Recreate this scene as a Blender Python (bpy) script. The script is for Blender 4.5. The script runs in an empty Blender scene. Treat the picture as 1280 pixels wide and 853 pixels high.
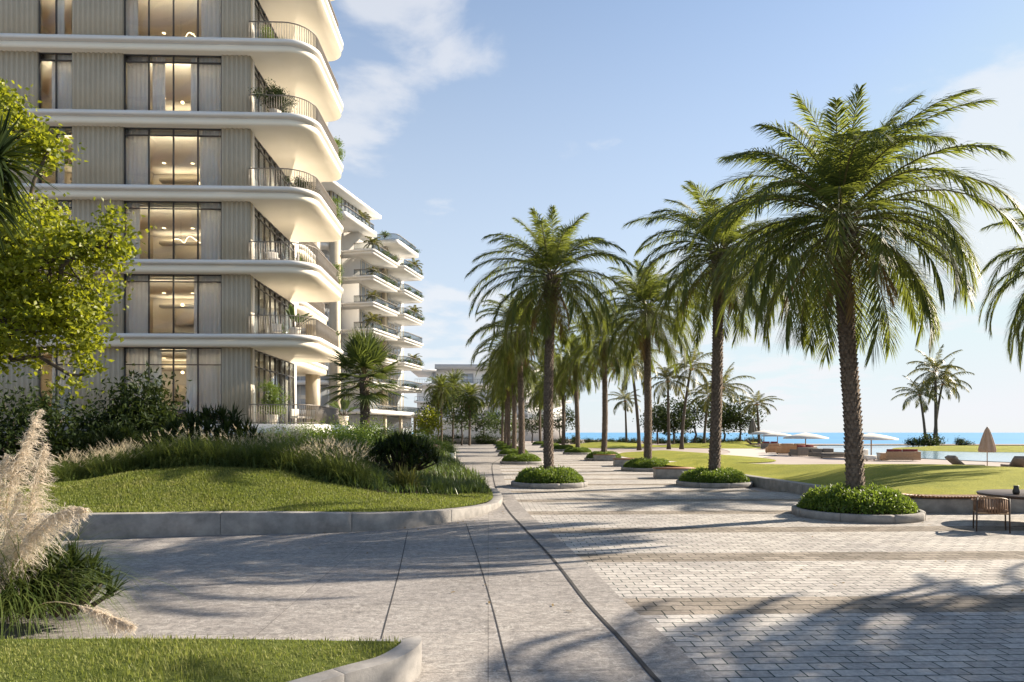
import bpy, math, random
import numpy as np
from mathutils import Vector, Matrix
from mathutils.geometry import delaunay_2d_cdt

sc = bpy.context.scene
C = sc.collection
R = math.radians
rng = np.random.default_rng(7)
random.seed(7)

# ------------------------------------------------------------------ camera
CAM_H, YAW, FPX = 2.1, R(2.0), 853.33
cam_data = bpy.data.cameras.new('camera')
cam = bpy.data.objects.new('camera', cam_data)
C.objects.link(cam)
cam.location = (0, 0, CAM_H)
cam.rotation_euler = (R(90), 0, -YAW)
cam_data.lens = 24.0
cam_data.sensor_width = 36.0
cam_data.shift_y = (541 - 426.5) / 1280
cam_data.clip_end = 60000
sc.camera = cam

# ------------------------------------------------------------------ sky, sun, exposure
SUN_EL = R(28)
SUN_AZ = math.atan2(0.926, 0.377)          # from +Y towards +X
world = bpy.data.worlds.new('World')
sc.world = world
world.use_nodes = True
wn, wl = world.node_tree.nodes, world.node_tree.links
wn.clear()
w_out = wn.new('ShaderNodeOutputWorld')
w_bg = wn.new('ShaderNodeBackground')
sky = wn.new('ShaderNodeTexSky')
sky.sky_type = 'NISHITA'
sky.sun_disc = False
sky.sun_elevation = SUN_EL
sky.sun_rotation = SUN_AZ
sky.altitude = 0
sky.air_density = 1.0
sky.dust_density = 0.15
sky.ozone_density = 1.5
w_bg.inputs['Strength'].default_value = 0.074


def wmath(op, a, b=None, clamp=False):
    n = wn.new('ShaderNodeMath')
    n.operation = op
    n.use_clamp = clamp
    for i, v in enumerate((a, b)):
        if v is None:
            continue
        if isinstance(v, (int, float)):
            n.inputs[i].default_value = v
        else:
            wl.new(v, n.inputs[i])
    return n.outputs[0]


def wrange(v, a, b, c=0.0, d=1.0):
    n = wn.new('ShaderNodeMapRange')
    n.interpolation_type = 'SMOOTHSTEP'
    wl.new(v, n.inputs[0])
    for i, q in enumerate((a, b, c, d)):
        n.inputs[i + 1].default_value = q
    return n.outputs[0]


tc = wn.new('ShaderNodeTexCoord')
nrm = wn.new('ShaderNodeVectorMath'); nrm.operation = 'NORMALIZE'
wl.new(tc.outputs['Generated'], nrm.inputs[0])
sep = wn.new('ShaderNodeSeparateXYZ')
wl.new(nrm.outputs[0], sep.inputs[0])
elev = sep.outputs['Z']
# clouds lie on a high flat layer: the direction divided by its height
den = wmath('ADD', wmath('MAXIMUM', elev, 0.0), 0.16)
comb = wn.new('ShaderNodeCombineXYZ')
wl.new(wmath('DIVIDE', sep.outputs['X'], den), comb.inputs[0])
wl.new(wmath('DIVIDE', sep.outputs['Y'], den), comb.inputs[1])
noise = wn.new('ShaderNodeTexNoise')
noise.inputs['Scale'].default_value = 3.4
noise.inputs['Detail'].default_value = 9
noise.inputs['Roughness'].default_value = 0.56
noise.inputs['Distortion'].default_value = 0.25
wl.new(comb.outputs[0], noise.inputs['Vector'])


def cloud_bank(px, py, r0, r1, w=1.0):
    """how near a direction is to the middle of one bank of cloud"""
    d = Vector(((px - 640) / FPX, 1.0, (541 - py) / FPX))
    d.rotate(Matrix.Rotation(-YAW, 3, 'Z'))
    d.normalize()
    n = wn.new('ShaderNodeVectorMath'); n.operation = 'DOT_PRODUCT'
    wl.new(nrm.outputs[0], n.inputs[0])
    n.inputs[1].default_value = d
    return wmath('MULTIPLY', wrange(n.outputs['Value'], math.cos(R(r1)), math.cos(R(r0))), w)


banks = None
for b in ((510, 10, 0, 9, 1.12), (430, 150, 0, 6, 1.0), (1275, 235, 3, 9, 1.7), (1190, 290, 1, 8, 1.3), (560, 430, 0, 9), (900, 440, 0, 14)):
    v = cloud_bank(*b)
    banks = v if banks is None else wmath('MAXIMUM', banks, v)
dens = wmath('ADD', noise.outputs['Fac'], wmath('MULTIPLY', banks, 0.22))
cloud = wrange(dens, 0.60, 0.80)
cloud = wmath('MULTIPLY', cloud, 0.6)
low = wrange(elev, 0.80, -0.04)             # pale sea air towards the horizon
mix1 = wn.new('ShaderNodeMix'); mix1.data_type = 'RGBA'
wl.new(wmath('MULTIPLY', low, 0.88), mix1.inputs['Factor'])
tint = wn.new('ShaderNodeMix'); tint.data_type = 'RGBA'; tint.blend_type = 'MULTIPLY'
tint.inputs['Factor'].default_value = 1.0
wl.new(sky.outputs[0], tint.inputs['A'])
tint.inputs['B'].default_value = (1.0, 1.0, 1.0, 1)
wl.new(tint.outputs['Result'], mix1.inputs['A'])
mix1.inputs['B'].default_value = (3.85, 4.25, 4.75, 1)
mix2 = wn.new('ShaderNodeMix'); mix2.data_type = 'RGBA'
wl.new(cloud, mix2.inputs['Factor'])
wl.new(mix1.outputs['Result'], mix2.inputs['A'])
mix2.inputs['B'].default_value = (5.0, 5.0, 5.1, 1)
cap = wn.new('ShaderNodeMix'); cap.data_type = 'RGBA'; cap.blend_type = 'DARKEN'
cap.inputs['Factor'].default_value = 1.0
wl.new(mix2.outputs['Result'], cap.inputs['A'])
cap.inputs['B'].default_value = (4.8, 4.9, 5.1, 1)
wl.new(cap.outputs['Result'], w_bg.inputs['Color'])
wl.new(w_bg.outputs[0], w_out.inputs['Surface'])

sun_data = bpy.data.lights.new('sun', 'SUN')
sun_data.energy = 5.0
sun_data.angle = R(0.5)
sun_data.color = (1.0, 0.88, 0.72)
sun = bpy.data.objects.new('sun', sun_data)
C.objects.link(sun)
sd = Vector((math.sin(SUN_AZ) * math.cos(SUN_EL), math.cos(SUN_AZ) * math.cos(SUN_EL), math.sin(SUN_EL)))
sun.rotation_euler = sd.to_track_quat('Z', 'Y').to_euler()

sc.view_settings.view_transform = 'Standard'
sc.view_settings.look = 'None'
sc.view_settings.gamma = 1.0
sc.view_settings.use_curve_mapping = False
sc.view_settings.exposure = 1.35
sc.render.engine = 'CYCLES'
sc.cycles.use_denoising = True
sc.cycles.max_bounces = 8
sc.cycles.transparent_max_bounces = 16
sc.cycles.caustics_reflective = False
sc.cycles.caustics_refractive = False
sc.cycles.sample_clamp_indirect = 6.0


# ------------------------------------------------------------------ places
def Wd(px, d, z=0.0):
    """the place at distance d ahead that the photograph shows at column px"""
    lat = (px - 640) * d / FPX
    return np.array((d * math.sin(YAW) + lat * math.cos(YAW), d * math.cos(YAW) - lat * math.sin(YAW), z))


def Wg(px, py, z=0.0):
    return Wd(px, FPX * (CAM_H - z) / (py - 541), z)


def Zat(py, d):
    return CAM_H - (py - 541) * d / FPX


# ------------------------------------------------------------------ mesh builder
class NM:
    def __init__(s):
        s.v, s.f, s.n = [], [], 0

    def add(s, v, f):
        v = np.asarray(v, dtype=np.float64).reshape(-1, 3)
        s.v.append(v)
        s.f.append(np.asarray(f, dtype=np.int64) + s.n)
        s.n += len(v)
        return s

    def addm(s, v, fl):
        """one set of vertices, several face arrays"""
        v = np.asarray(v, dtype=np.float64).reshape(-1, 3)
        s.v.append(v)
        for f in fl:
            s.f.append(np.asarray(f, dtype=np.int64) + s.n)
        s.n += len(v)
        return s

    def box(s, c, size, rz=0.0):
        x, y, z = [q / 2 for q in size]
        v = np.array([(a, b, d) for d in (-z, z) for b in (-y, y) for a in (-x, x)])
        if rz:
            cc, ss = math.cos(rz), math.sin(rz)
            v[:, :2] = np.c_[v[:, 0] * cc - v[:, 1] * ss, v[:, 0] * ss + v[:, 1] * cc]
        return s.add(v + np.array(c), [(0, 2, 3, 1), (4, 5, 7, 6), (0, 1, 5, 4), (2, 6, 7, 3), (0, 4, 6, 2), (1, 3, 7, 5)])

    def span(s, a, b):
        a, b = np.array(a, float), np.array(b, float)
        return s.box((a + b) / 2, np.abs(b - a))

    def tube(s, pts, rad, n=8, cap=True):
        P = np.array(pts, float)
        m = len(P)
        rad = np.broadcast_to(np.array(rad, float), (m,))
        T = np.gradient(P, axis=0)
        T /= np.linalg.norm(T, axis=1)[:, None] + 1e-9
        ref = np.array((1, 0, 0.)) if abs(T[0][0]) < 0.8 else np.array((0, 1, 0.))
        a = np.arange(n) * 2 * math.pi / n
        V = []
        for i in range(m):
            u = np.cross(T[i], ref); u /= np.linalg.norm(u) + 1e-9
            w = np.cross(T[i], u)
            ref = np.cross(u, T[i])
            V.append(P[i] + rad[i] * (np.cos(a)[:, None] * u + np.sin(a)[:, None] * w))
        V = np.concatenate(V)
        i, j = np.meshgrid(np.arange(m - 1), np.arange(n), indexing='ij')
        i, j = i.ravel(), j.ravel()
        k = (j + 1) % n
        F = [np.c_[i * n + j, i * n + k, (i + 1) * n + k, (i + 1) * n + j]]
        if cap:
            F += [np.arange(n)[None, ::-1], (np.arange(n) + (m - 1) * n)[None]]
        return s.addm(V, F)

    def lathe(s, prof, n=32, c=(0, 0, 0), closed=False):
        prof = np.array(prof, float)
        m = len(prof)
        a = np.arange(n) * 2 * math.pi / n
        V = np.array([(r * math.cos(t), r * math.sin(t), z) for r, z in prof for t in a]) + np.array(c)
        mm = m if closed else m - 1
        i, j = np.meshgrid(np.arange(mm), np.arange(n), indexing='ij')
        i, j = i.ravel(), j.ravel()
        k = (j + 1) % n
        i2 = (i + 1) % m
        return s.add(V, np.c_[i * n + j, i * n + k, i2 * n + k, i2 * n + j])

    def prism(s, outline, z0, z1):
        o = np.array(outline, float)[:, :2]
        n = len(o)
        V = np.r_[np.c_[o, np.full(n, z0)], np.c_[o, np.full(n, z1)]]
        i = np.arange(n)
        k = (i + 1) % n
        return s.addm(V, [np.c_[i, k, k + n, i + n], i[None, ::-1], (i + n)[None]])

    def strip(s, path, width, z0, z1, side=1, closed=False):
        """a wall of some width along a path; side: on which hand of the path it lies"""
        P = np.array(path, float)[:, :2]
        Q = offset(P, width * side, closed)
        m = len(P)
        z0 = np.broadcast_to(np.array(z0, float), (m,))
        z1 = np.broadcast_to(np.array(z1, float), (m,))
        V = np.concatenate([np.c_[P, z0], np.c_[P, z1], np.c_[Q, z1], np.c_[Q, z0]])
        i = np.arange(m if closed else m - 1)
        k = (i + 1) % m
        F = [np.c_[a * m + i, a * m + k, b * m + k, b * m + i] for a, b in ((0, 1), (1, 2), (2, 3), (3, 0))]
        if not closed:
            F += [np.array([[0, m, 2 * m, 3 * m]]), np.array([[m - 1, 4 * m - 1, 3 * m - 1, 2 * m - 1]])]
        return s.addm(V, F)

    def build(s, name, mat, parent=None, smooth=False, bevel=0.0):
        me = bpy.data.meshes.new(name)
        V = np.concatenate(s.v).astype(np.float32)
        me.vertices.add(len(V))
        me.vertices.foreach_set('co', V.ravel())
        li = np.concatenate([f.ravel() for f in s.f]).astype(np.int32)
        lt = np.concatenate([np.full(len(f), f.shape[1]) for f in s.f]).astype(np.int32)
        ls = np.r_[0, np.cumsum(lt)[:-1]].astype(np.int32)
        me.loops.add(len(li))
        me.loops.foreach_set('vertex_index', li)
        me.polygons.add(len(lt))
        me.polygons.foreach_set('loop_start', ls)
        me.polygons.foreach_set('loop_total', lt)
        if smooth:
            me.polygons.foreach_set('use_smooth', np.ones(len(lt), dtype=bool))
        me.update(calc_edges=True)
        me.validate()
        me.materials.append(mat)
        o = bpy.data.objects.new(name, me)
        C.objects.link(o)
        if parent is not None:
            o.parent = parent
        if bevel:
            b = o.modifiers.new('bevel', 'BEVEL')
            b.width = bevel; b.segments = 2; b.limit_method = 'ANGLE'; b.angle_limit = R(40)
        return o


def offset(P, w, closed=False):
    P = np.array(P, float)[:, :2]
    if closed:
        T = np.roll(P, -1, 0) - np.roll(P, 1, 0)
    else:
        T = np.gradient(P, axis=0)
    T /= np.linalg.norm(T, axis=1)[:, None] + 1e-9
    return P + w * np.c_[-T[:, 1], T[:, 0]]


def catmull(pts, n=8):
    P = np.array(pts, float)
    P = np.r_[[2 * P[0] - P[1]], P, [2 * P[-1] - P[-2]]]
    out = []
    for i in range(1, len(P) - 2):
        for t in np.arange(n) / n:
            a, b, c, d = P[i - 1:i + 3]
            out.append(0.5 * (2 * b + (c - a) * t + (2 * a - 5 * b + 4 * c - d) * t * t + (3 * b - a - 3 * c + d) * t ** 3))
    out.append(P[-2])
    return np.array(out)


def rounded(pts, rad, n=8):
    """a polygon with rounded corners (radius per corner)"""
    out = []
    m = len(pts)
    for i in range(m):
        p = np.array(pts[i], float); r = rad[i]
        if r == 0:
            out.append(p); continue
        a = np.array(pts[i - 1], float) - p; b = np.array(pts[(i + 1) % m], float) - p
        a /= np.linalg.norm(a); b /= np.linalg.norm(b)
        ang = math.acos(max(-1, min(1, a @ b)))
        t = r / math.tan(ang / 2)
        cdir = (a + b) / np.linalg.norm(a + b)
        c = p + cdir * r / math.sin(ang / 2)
        v0, v1 = p + a * t - c, p + b * t - c
        th0 = math.atan2(v0[1], v0[0]); dth = math.atan2(v1[1], v1[0]) - th0
        dth = (dth + math.pi) % (2 * math.pi) - math.pi
        for k in range(n + 1):
            th = th0 + dth * k / n
            out.append(c + r * np.array((math.cos(th), math.sin(th))))
    return np.array(out)


def inside(P, poly):
    P = np.asarray(P)[:, :2]; poly = np.asarray(poly)[:, :2]
    x, y = P[:, 0], P[:, 1]
    r = np.zeros(len(P), bool)
    j = len(poly) - 1
    for i in range(len(poly)):
        xi, yi = poly[i]; xj, yj = poly[j]
        r ^= ((yi > y) != (yj > y)) & (x < (xj - xi) * (y - yi) / (yj - yi + 1e-12) + xi)
        j = i
    return r


def dist_path(P, path):
    P = np.asarray(P)[:, :2]; A = np.asarray(path)[:-1, :2]; B = np.asarray(path)[1:, :2]
    best = np.full(len(P), 1e9)
    for a, b in zip(A, B):
        ab = b - a
        t = np.clip(((P - a) @ ab) / (ab @ ab + 1e-12), 0, 1)
        best = np.minimum(best, np.linalg.norm(P - (a + t[:, None] * ab), axis=1))
    return best


def sst(x):
    x = np.clip(x, 0, 1)
    return x * x * (3 - 2 * x)


def sheet(poly, hf, step):
    """a terrain sheet filling a polygon, its height from hf(xy)"""
    poly = np.asarray(poly)[:, :2]
    lo, hi = poly.min(0), poly.max(0)
    gx, gy = np.meshgrid(np.arange(lo[0], hi[0], step), np.arange(lo[1], hi[1], step))
    G = np.c_[gx.ravel(), gy.ravel()] + 0.013
    G = G[inside(G, poly)]
    loop = np.r_[poly, poly[:1]]
    G = G[dist_path(G, loop) > step * 0.4]
    n = len(poly)
    vs = [Vector(p) for p in poly] + [Vector(p) for p in G]
    ed = [(i, (i + 1) % n) for i in range(n)]
    ov, oe, of, *_ = delaunay_2d_cdt(vs, ed, [], 1, 1e-5)
    xy = np.array([tuple(v) for v in ov])
    m = NM()
    f = np.array([q for q in of if len(q) == 3])
    a, b, c = xy[f[:, 0]], xy[f[:, 1]], xy[f[:, 2]]
    flip = ((b - a)[:, 0] * (c - a)[:, 1] - (b - a)[:, 1] * (c - a)[:, 0]) < 0
    f[flip] = f[flip][:, ::-1]
    return m.add(np.c_[xy, hf(xy)], f)


# ------------------------------------------------------------------ naming
def tag(o, label=None, cat=None, group=None, kind=None):
    if label: o['label'] = label
    if cat: o['category'] = cat
    if group: o['group'] = group
    if kind or cat: o['kind'] = kind or 'thing'
    return o


def empty(name, loc=(0, 0, 0), rz=0.0, label=None, cat=None, group=None):
    o = bpy.data.objects.new(name, None)
    C.objects.link(o)
    o.location = [float(q) for q in loc]
    o.rotation_euler = (0, 0, rz)
    o.empty_display_size = 0.3
    return tag(o, label, cat, group)


def copy_tree(o, parent=None):
    c = o.copy()
    C.objects.link(c)
    if parent is not None:
        c.parent = parent
    for ch in list(o.children):
        copy_tree(ch, c)
    return c


def place(o, loc, rz=0.0, s=1.0, label=None, cat=None, group=None):
    o.location = [float(q) for q in loc]
    o.rotation_euler = (0, 0, rz)
    o.scale = (s, s, s) if not hasattr(s, '__len__') else s
    return tag(o, label, cat, group)


# ------------------------------------------------------------------ materials
def new_mat(name):
    m = bpy.data.materials.new(name)
    m.use_nodes = True
    nt = m.node_tree
    nt.nodes.clear()
    out = nt.nodes.new('ShaderNodeOutputMaterial')
    return m, nt.nodes, nt.links, out


def principled(nodes, color=None, rough=0.6, spec=0.4, metal=0.0):
    p = nodes.new('ShaderNodeBsdfPrincipled')
    if color: p.inputs['Base Color'].default_value = (*color, 1)
    p.inputs['Roughness'].default_value = rough
    p.inputs['Specular IOR Level'].default_value = spec
    p.inputs['Metallic'].default_value = metal
    return p


def ramp2(nodes, links, fac, c1, c2, a=0.3, b=0.7):
    r = nodes.new('ShaderNodeValToRGB')
    r.color_ramp.elements[0].position = a; r.color_ramp.elements[0].color = (*c1, 1)
    r.color_ramp.elements[1].position = b; r.color_ramp.elements[1].color = (*c2, 1)
    links.new(fac, r.inputs[0])
    return r.outputs[0]


def noise_of(nodes, links, vec, scale, detail=6, rough=0.6, dist=0.0):
    n = nodes.new('ShaderNodeTexNoise')
    n.inputs['Scale'].default_value = scale
    n.inputs['Detail'].default_value = detail
    n.inputs['Roughness'].default_value = rough
    n.inputs['Distortion'].default_value = dist
    links.new(vec, n.inputs['Vector'])
    return n.outputs['Fac']


def bump_of(nodes, links, h, strength, dist, normal=None):
    b = nodes.new('ShaderNodeBump')
    b.inputs['Strength'].default_value = strength
    b.inputs['Distance'].default_value = dist
    links.new(h, b.inputs['Height'])
    if normal is not None: links.new(normal, b.inputs['Normal'])
    return b.outputs[0]


def mixc(nodes, links, fac, a, b, mode='MIX'):
    m = nodes.new('ShaderNodeMix'); m.data_type = 'RGBA'; m.blend_type = mode
    for key, v in (('Factor', fac), ('A', a), ('B', b)):
        if isinstance(v, (int, float)): m.inputs[key].default_value = v
        elif isinstance(v, tuple): m.inputs[key].default_value = (*v, 1)
        else: links.new(v, m.inputs[key])
    return m.outputs['Result']


def surf(name, c1, c2, scale=2.0, rough=0.7, bump=0.15, bscale=40.0, spec=0.3, dist=0.01, metal=0.0):
    """a plain worn surface: two close tones in noise, fine bump"""
    m, n, l, out = new_mat(name)
    t = n.new('ShaderNodeTexCoord').outputs['Object']
    p = principled(n, None, rough, spec, metal)
    f = noise_of(n, l, t, scale, 8, 0.65)
    l.new(ramp2(n, l, f, c1, c2, 0.32, 0.68), p.inputs['Base Color'])
    if bump:
        l.new(bump_of(n, l, noise_of(n, l, t, bscale, 4), bump, dist), p.inputs['Normal'])
    l.new(p.outputs[0], out.inputs[0])
    return m


def leaf(name, c1, c2, trans=0.35, tcol=(0.25, 0.33, 0.04), rough=0.45, spec=0.35, patch=0.0):
    m, n, l, out = new_mat(name)
    g = n.new('ShaderNodeNewGeometry')
    col = ramp2(n, l, g.outputs['Random Per Island'], c1, c2, 0.0, 1.0)
    if patch:      # worn and lush patches
        tc_ = n.new('ShaderNodeTexCoord').outputs['Object']
        pv = ramp2(n, l, noise_of(n, l, tc_, patch, 5, 0.65), (0.78, 0.88, 0.7), (1.22, 1.08, 1.25), 0.35, 0.65)
        col = mixc(n, l, 1.0, col, pv, 'MULTIPLY')
    p = principled(n, None, rough, spec)
    l.new(col, p.inputs['Base Color'])
    t = n.new('ShaderNodeBsdfTranslucent')
    l.new(mixc(n, l, g.outputs['Random Per Island'], tuple(0.6 * q for q in tcol), tcol), t.inputs['Color'])
    mx = n.new('ShaderNodeMixShader')
    mx.inputs[0].default_value = trans
    l.new(p.outputs[0], mx.inputs[1]); l.new(t.outputs[0], mx.inputs[2])
    l.new(mx.outputs[0], out.inputs[0])
    return m


def glass_mat(name, tint=(0.93, 0.95, 0.95), ior=1.5, boost=1.0):
    m, n, l, out = new_mat(name)
    tr = n.new('ShaderNodeBsdfTransparent'); tr.inputs[0].default_value = (*tint, 1)
    gl = n.new('ShaderNodeBsdfGlossy'); gl.inputs['Roughness'].default_value = 0.01
    fr = n.new('ShaderNodeFresnel'); fr.inputs[0].default_value = ior
    mu = n.new('ShaderNodeMath'); mu.operation = 'MULTIPLY'; mu.use_clamp = True
    ge = n.new('ShaderNodeNewGeometry')
    fb = n.new('ShaderNodeMath'); fb.operation = 'SUBTRACT'; fb.inputs[0].default_value = boost   # only the outer face reflects
    l.new(ge.outputs['Backfacing'], fb.inputs[1]); fb.use_clamp = True
    l.new(fr.outputs[0], mu.inputs[0]); l.new(fb.outputs[0], mu.inputs[1])
    mx = n.new('ShaderNodeMixShader')
    l.new(mu.outputs[0], mx.inputs[0]); l.new(tr.outputs[0], mx.inputs[1]); l.new(gl.outputs[0], mx.inputs[2])
    l.new(mx.outputs[0], out.inputs[0])
    return m


def emit_mat(name, col, s):
    m, n, l, out = new_mat(name)
    e = n.new('ShaderNodeEmission'); e.inputs[0].default_value = (*col, 1); e.inputs[1].default_value = s
    l.new(e.outputs[0], out.inputs[0])
    return m


M = {}
M['white'] = surf('white_render', (0.69, 0.66, 0.61), (0.77, 0.74, 0.69), 0.5, 0.55, 0.05, 60)
M['soffit'] = surf('soffit_plaster', (0.80, 0.72, 0.57), (0.84, 0.76, 0.62), 0.5, 0.7, 0.03, 60)
M['panel'] = surf('ribbed_cladding', (0.42, 0.36, 0.265), (0.48, 0.415, 0.31), 0.8, 0.5, 0.05, 50, 0.4)
M['frame'] = surf('bronze_frame', (0.05, 0.045, 0.045), (0.07, 0.065, 0.06), 3, 0.35, 0, 1, 0.5)
M['rail'] = surf('railing_metal', (0.21, 0.18, 0.15), (0.25, 0.22, 0.18), 3, 0.4, 0, 1, 0.5)
M['room'] = surf('room_plaster', (0.68, 0.60, 0.46), (0.74, 0.66, 0.52), 0.7, 0.8, 0.02, 30)
M['wood'] = surf('warm_wood', (0.20, 0.09, 0.04), (0.32, 0.16, 0.07), 6, 0.5, 0.1, 30)
M['darkwood'] = surf('dark_timber', (0.06, 0.04, 0.03), (0.10, 0.07, 0.05), 6, 0.5, 0.1, 30)
M['teak'] = surf('teak', (0.30, 0.18, 0.10), (0.42, 0.27, 0.15), 8, 0.5, 0.1, 30)
M['kerb'] = surf('kerb_concrete', (0.20, 0.19, 0.18), (0.36, 0.34, 0.315), 3.0, 0.88, 0.25, 55, 0.12)
M['soil'] = surf('soil', (0.035, 0.025, 0.018), (0.07, 0.05, 0.035), 6, 0.95, 0.6, 25, 0.1, 0.03)
M['sand'] = surf('beach_sand', (0.33, 0.275, 0.24), (0.41, 0.35, 0.305), 0.35, 0.9, 0.2, 8, 0.2, 0.02)
M['palesand'] = surf('pale_path', (0.47, 0.42, 0.37), (0.54, 0.49, 0.43), 0.6, 0.85, 0.1, 20, 0.2)
M['weave'] = surf('brown_weave', (0.16, 0.095, 0.06), (0.24, 0.15, 0.10), 9, 0.8, 0.2, 60)
M['cushion'] = surf('grey_cushion', (0.16, 0.14, 0.12), (0.22, 0.19, 0.16), 5, 0.9, 0.15, 60)
M['tan'] = surf('tan_cushion', (0.42, 0.24, 0.12), (0.52, 0.32, 0.18), 5, 0.9, 0.15, 60)
M['redcloth'] = surf('dark_red_cloth', (0.16, 0.03, 0.03), (0.24, 0.06, 0.05), 5, 0.9, 0.15, 60)
M['canvas'] = surf('canvas', (0.62, 0.57, 0.50), (0.70, 0.65, 0.57), 4, 0.85, 0.1, 60)
M['beige_canvas'] = surf('beige_canvas', (0.42, 0.30, 0.22), (0.50, 0.37, 0.28), 4, 0.85, 0.1, 60)
M['pot'] = surf('pot_clay', (0.50, 0.45, 0.38), (0.60, 0.54, 0.46), 4, 0.7, 0.1, 40)
M['iron'] = surf('dark_metal', (0.03, 0.028, 0.026), (0.05, 0.045, 0.04), 4, 0.4, 0, 1, 0.5)
M['groove'] = surf('dark_joint', (0.035, 0.033, 0.033), (0.06, 0.056, 0.055), 4, 0.9, 0, 1)  # one dark tone for the path joints and the drain slot
M['bark'] = surf('palm_bark', (0.085, 0.063, 0.048), (0.20, 0.16, 0.125), 9, 0.9, 0.6, 45, 0.15, 0.02)
M['greybark'] = surf('smooth_bark', (0.06, 0.048, 0.038), (0.12, 0.10, 0.08), 7, 0.9, 0.5, 40, 0.15, 0.02)
M['glass'] = glass_mat('window_glass', (0.92, 0.94, 0.94), 1.5, 1.1)
M['sideglass'] = glass_mat('tinted_glass', (0.80, 0.84, 0.86), 1.7, 1.2)
M['lamp'] = emit_mat('lamp_glow', (1.0, 0.72, 0.38), 2.5)
M['shelffill'] = emit_mat('shelf_fill_glow', (1.0, 0.88, 0.70), 7.0)  # added glow on the back shelves, fills the rooms with light
M['roomfill'] = emit_mat('room_fill_glow', (1.0, 0.89, 0.73), 20.0)  # added glow behind the window heads, hidden from outside
M['frond'] = leaf('date_frond', (0.034, 0.055, 0.018), (0.09, 0.118, 0.03), 0.35, (0.35, 0.40, 0.06), 0.55, 0.22)
M['coco'] = leaf('coconut_frond', (0.05, 0.065, 0.02), (0.12, 0.12, 0.035), 0.30, (0.30, 0.28, 0.05), 0.4, 0.4)
M['rachis'] = surf('frond_stalk', (0.13, 0.12, 0.05), (0.19, 0.16, 0.07), 8, 0.5, 0, 1)
M['fan'] = leaf('fan_leaf', (0.035, 0.06, 0.018), (0.09, 0.12, 0.03), 0.28, (0.24, 0.30, 0.05), 0.4, 0.4)
M['bright'] = leaf('bright_leaf', (0.075, 0.11, 0.012), (0.21, 0.225, 0.022), 0.44, (0.52, 0.55, 0.03), 0.45, 0.35)
M['box'] = leaf('box_leaf', (0.05, 0.10, 0.016), (0.14, 0.20, 0.035), 0.32, (0.32, 0.44, 0.05), 0.4, 0.35)
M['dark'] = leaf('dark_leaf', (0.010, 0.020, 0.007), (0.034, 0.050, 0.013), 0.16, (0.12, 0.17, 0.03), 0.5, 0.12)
M['mid'] = leaf('mid_leaf', (0.04, 0.07, 0.02), (0.09, 0.13, 0.035), 0.28, (0.2, 0.28, 0.05), 0.45, 0.35)
M['blade'] = leaf('grass_blade', (0.10, 0.13, 0.03), (0.24, 0.25, 0.07), 0.35, (0.34, 0.40, 0.06), 0.55, 0.25, 1.1)
M['clump'] = leaf('clump_blade', (0.03, 0.058, 0.014), (0.13, 0.165, 0.045), 0.32, (0.30, 0.36, 0.07), 0.5, 0.25)
M['yellowgreen'] = leaf('yellow_green_blade', (0.10, 0.11, 0.025), (0.19, 0.18, 0.045), 0.28, (0.3, 0.3, 0.06), 0.5, 0.25)
M['seed'] = leaf('seed_head', (0.58, 0.48, 0.32), (0.78, 0.68, 0.50), 0.4, (0.75, 0.65, 0.48), 0.8, 0.1)
M['plume'] = leaf('pampas_plume', (0.66, 0.57, 0.46), (0.84, 0.76, 0.64), 0.45, (0.84, 0.74, 0.60), 0.8, 0.1)
M['turf'] = surf('turf', (0.07, 0.095, 0.018), (0.14, 0.16, 0.04), 1.3, 0.95, 0.7, 90, 0.1, 0.03)


def turf_far():
    m, n, l, out = new_mat('mown_lawn')
    t = n.new('ShaderNodeTexCoord').outputs['Object']
    p = principled(n, None, 0.9, 0.15)
    a = ramp2(n, l, noise_of(n, l, t, 0.5, 5), (0.20, 0.22, 0.026), (0.33, 0.32, 0.045), 0.3, 0.7)
    b = ramp2(n, l, noise_of(n, l, t, 22, 5), (0.55, 0.6, 0.5), (1.25, 1.2, 1.1), 0.3, 0.7)
    l.new(mixc(n, l, 1.0, a, b, 'MULTIPLY'), p.inputs['Base Color'])
    l.new(bump_of(n, l, noise_of(n, l, t, 40, 4), 0.9, 0.05), p.inputs['Normal'])
    l.new(p.outputs[0], out.inputs[0])
    return m


M['lawnfar'] = turf_far()


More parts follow.
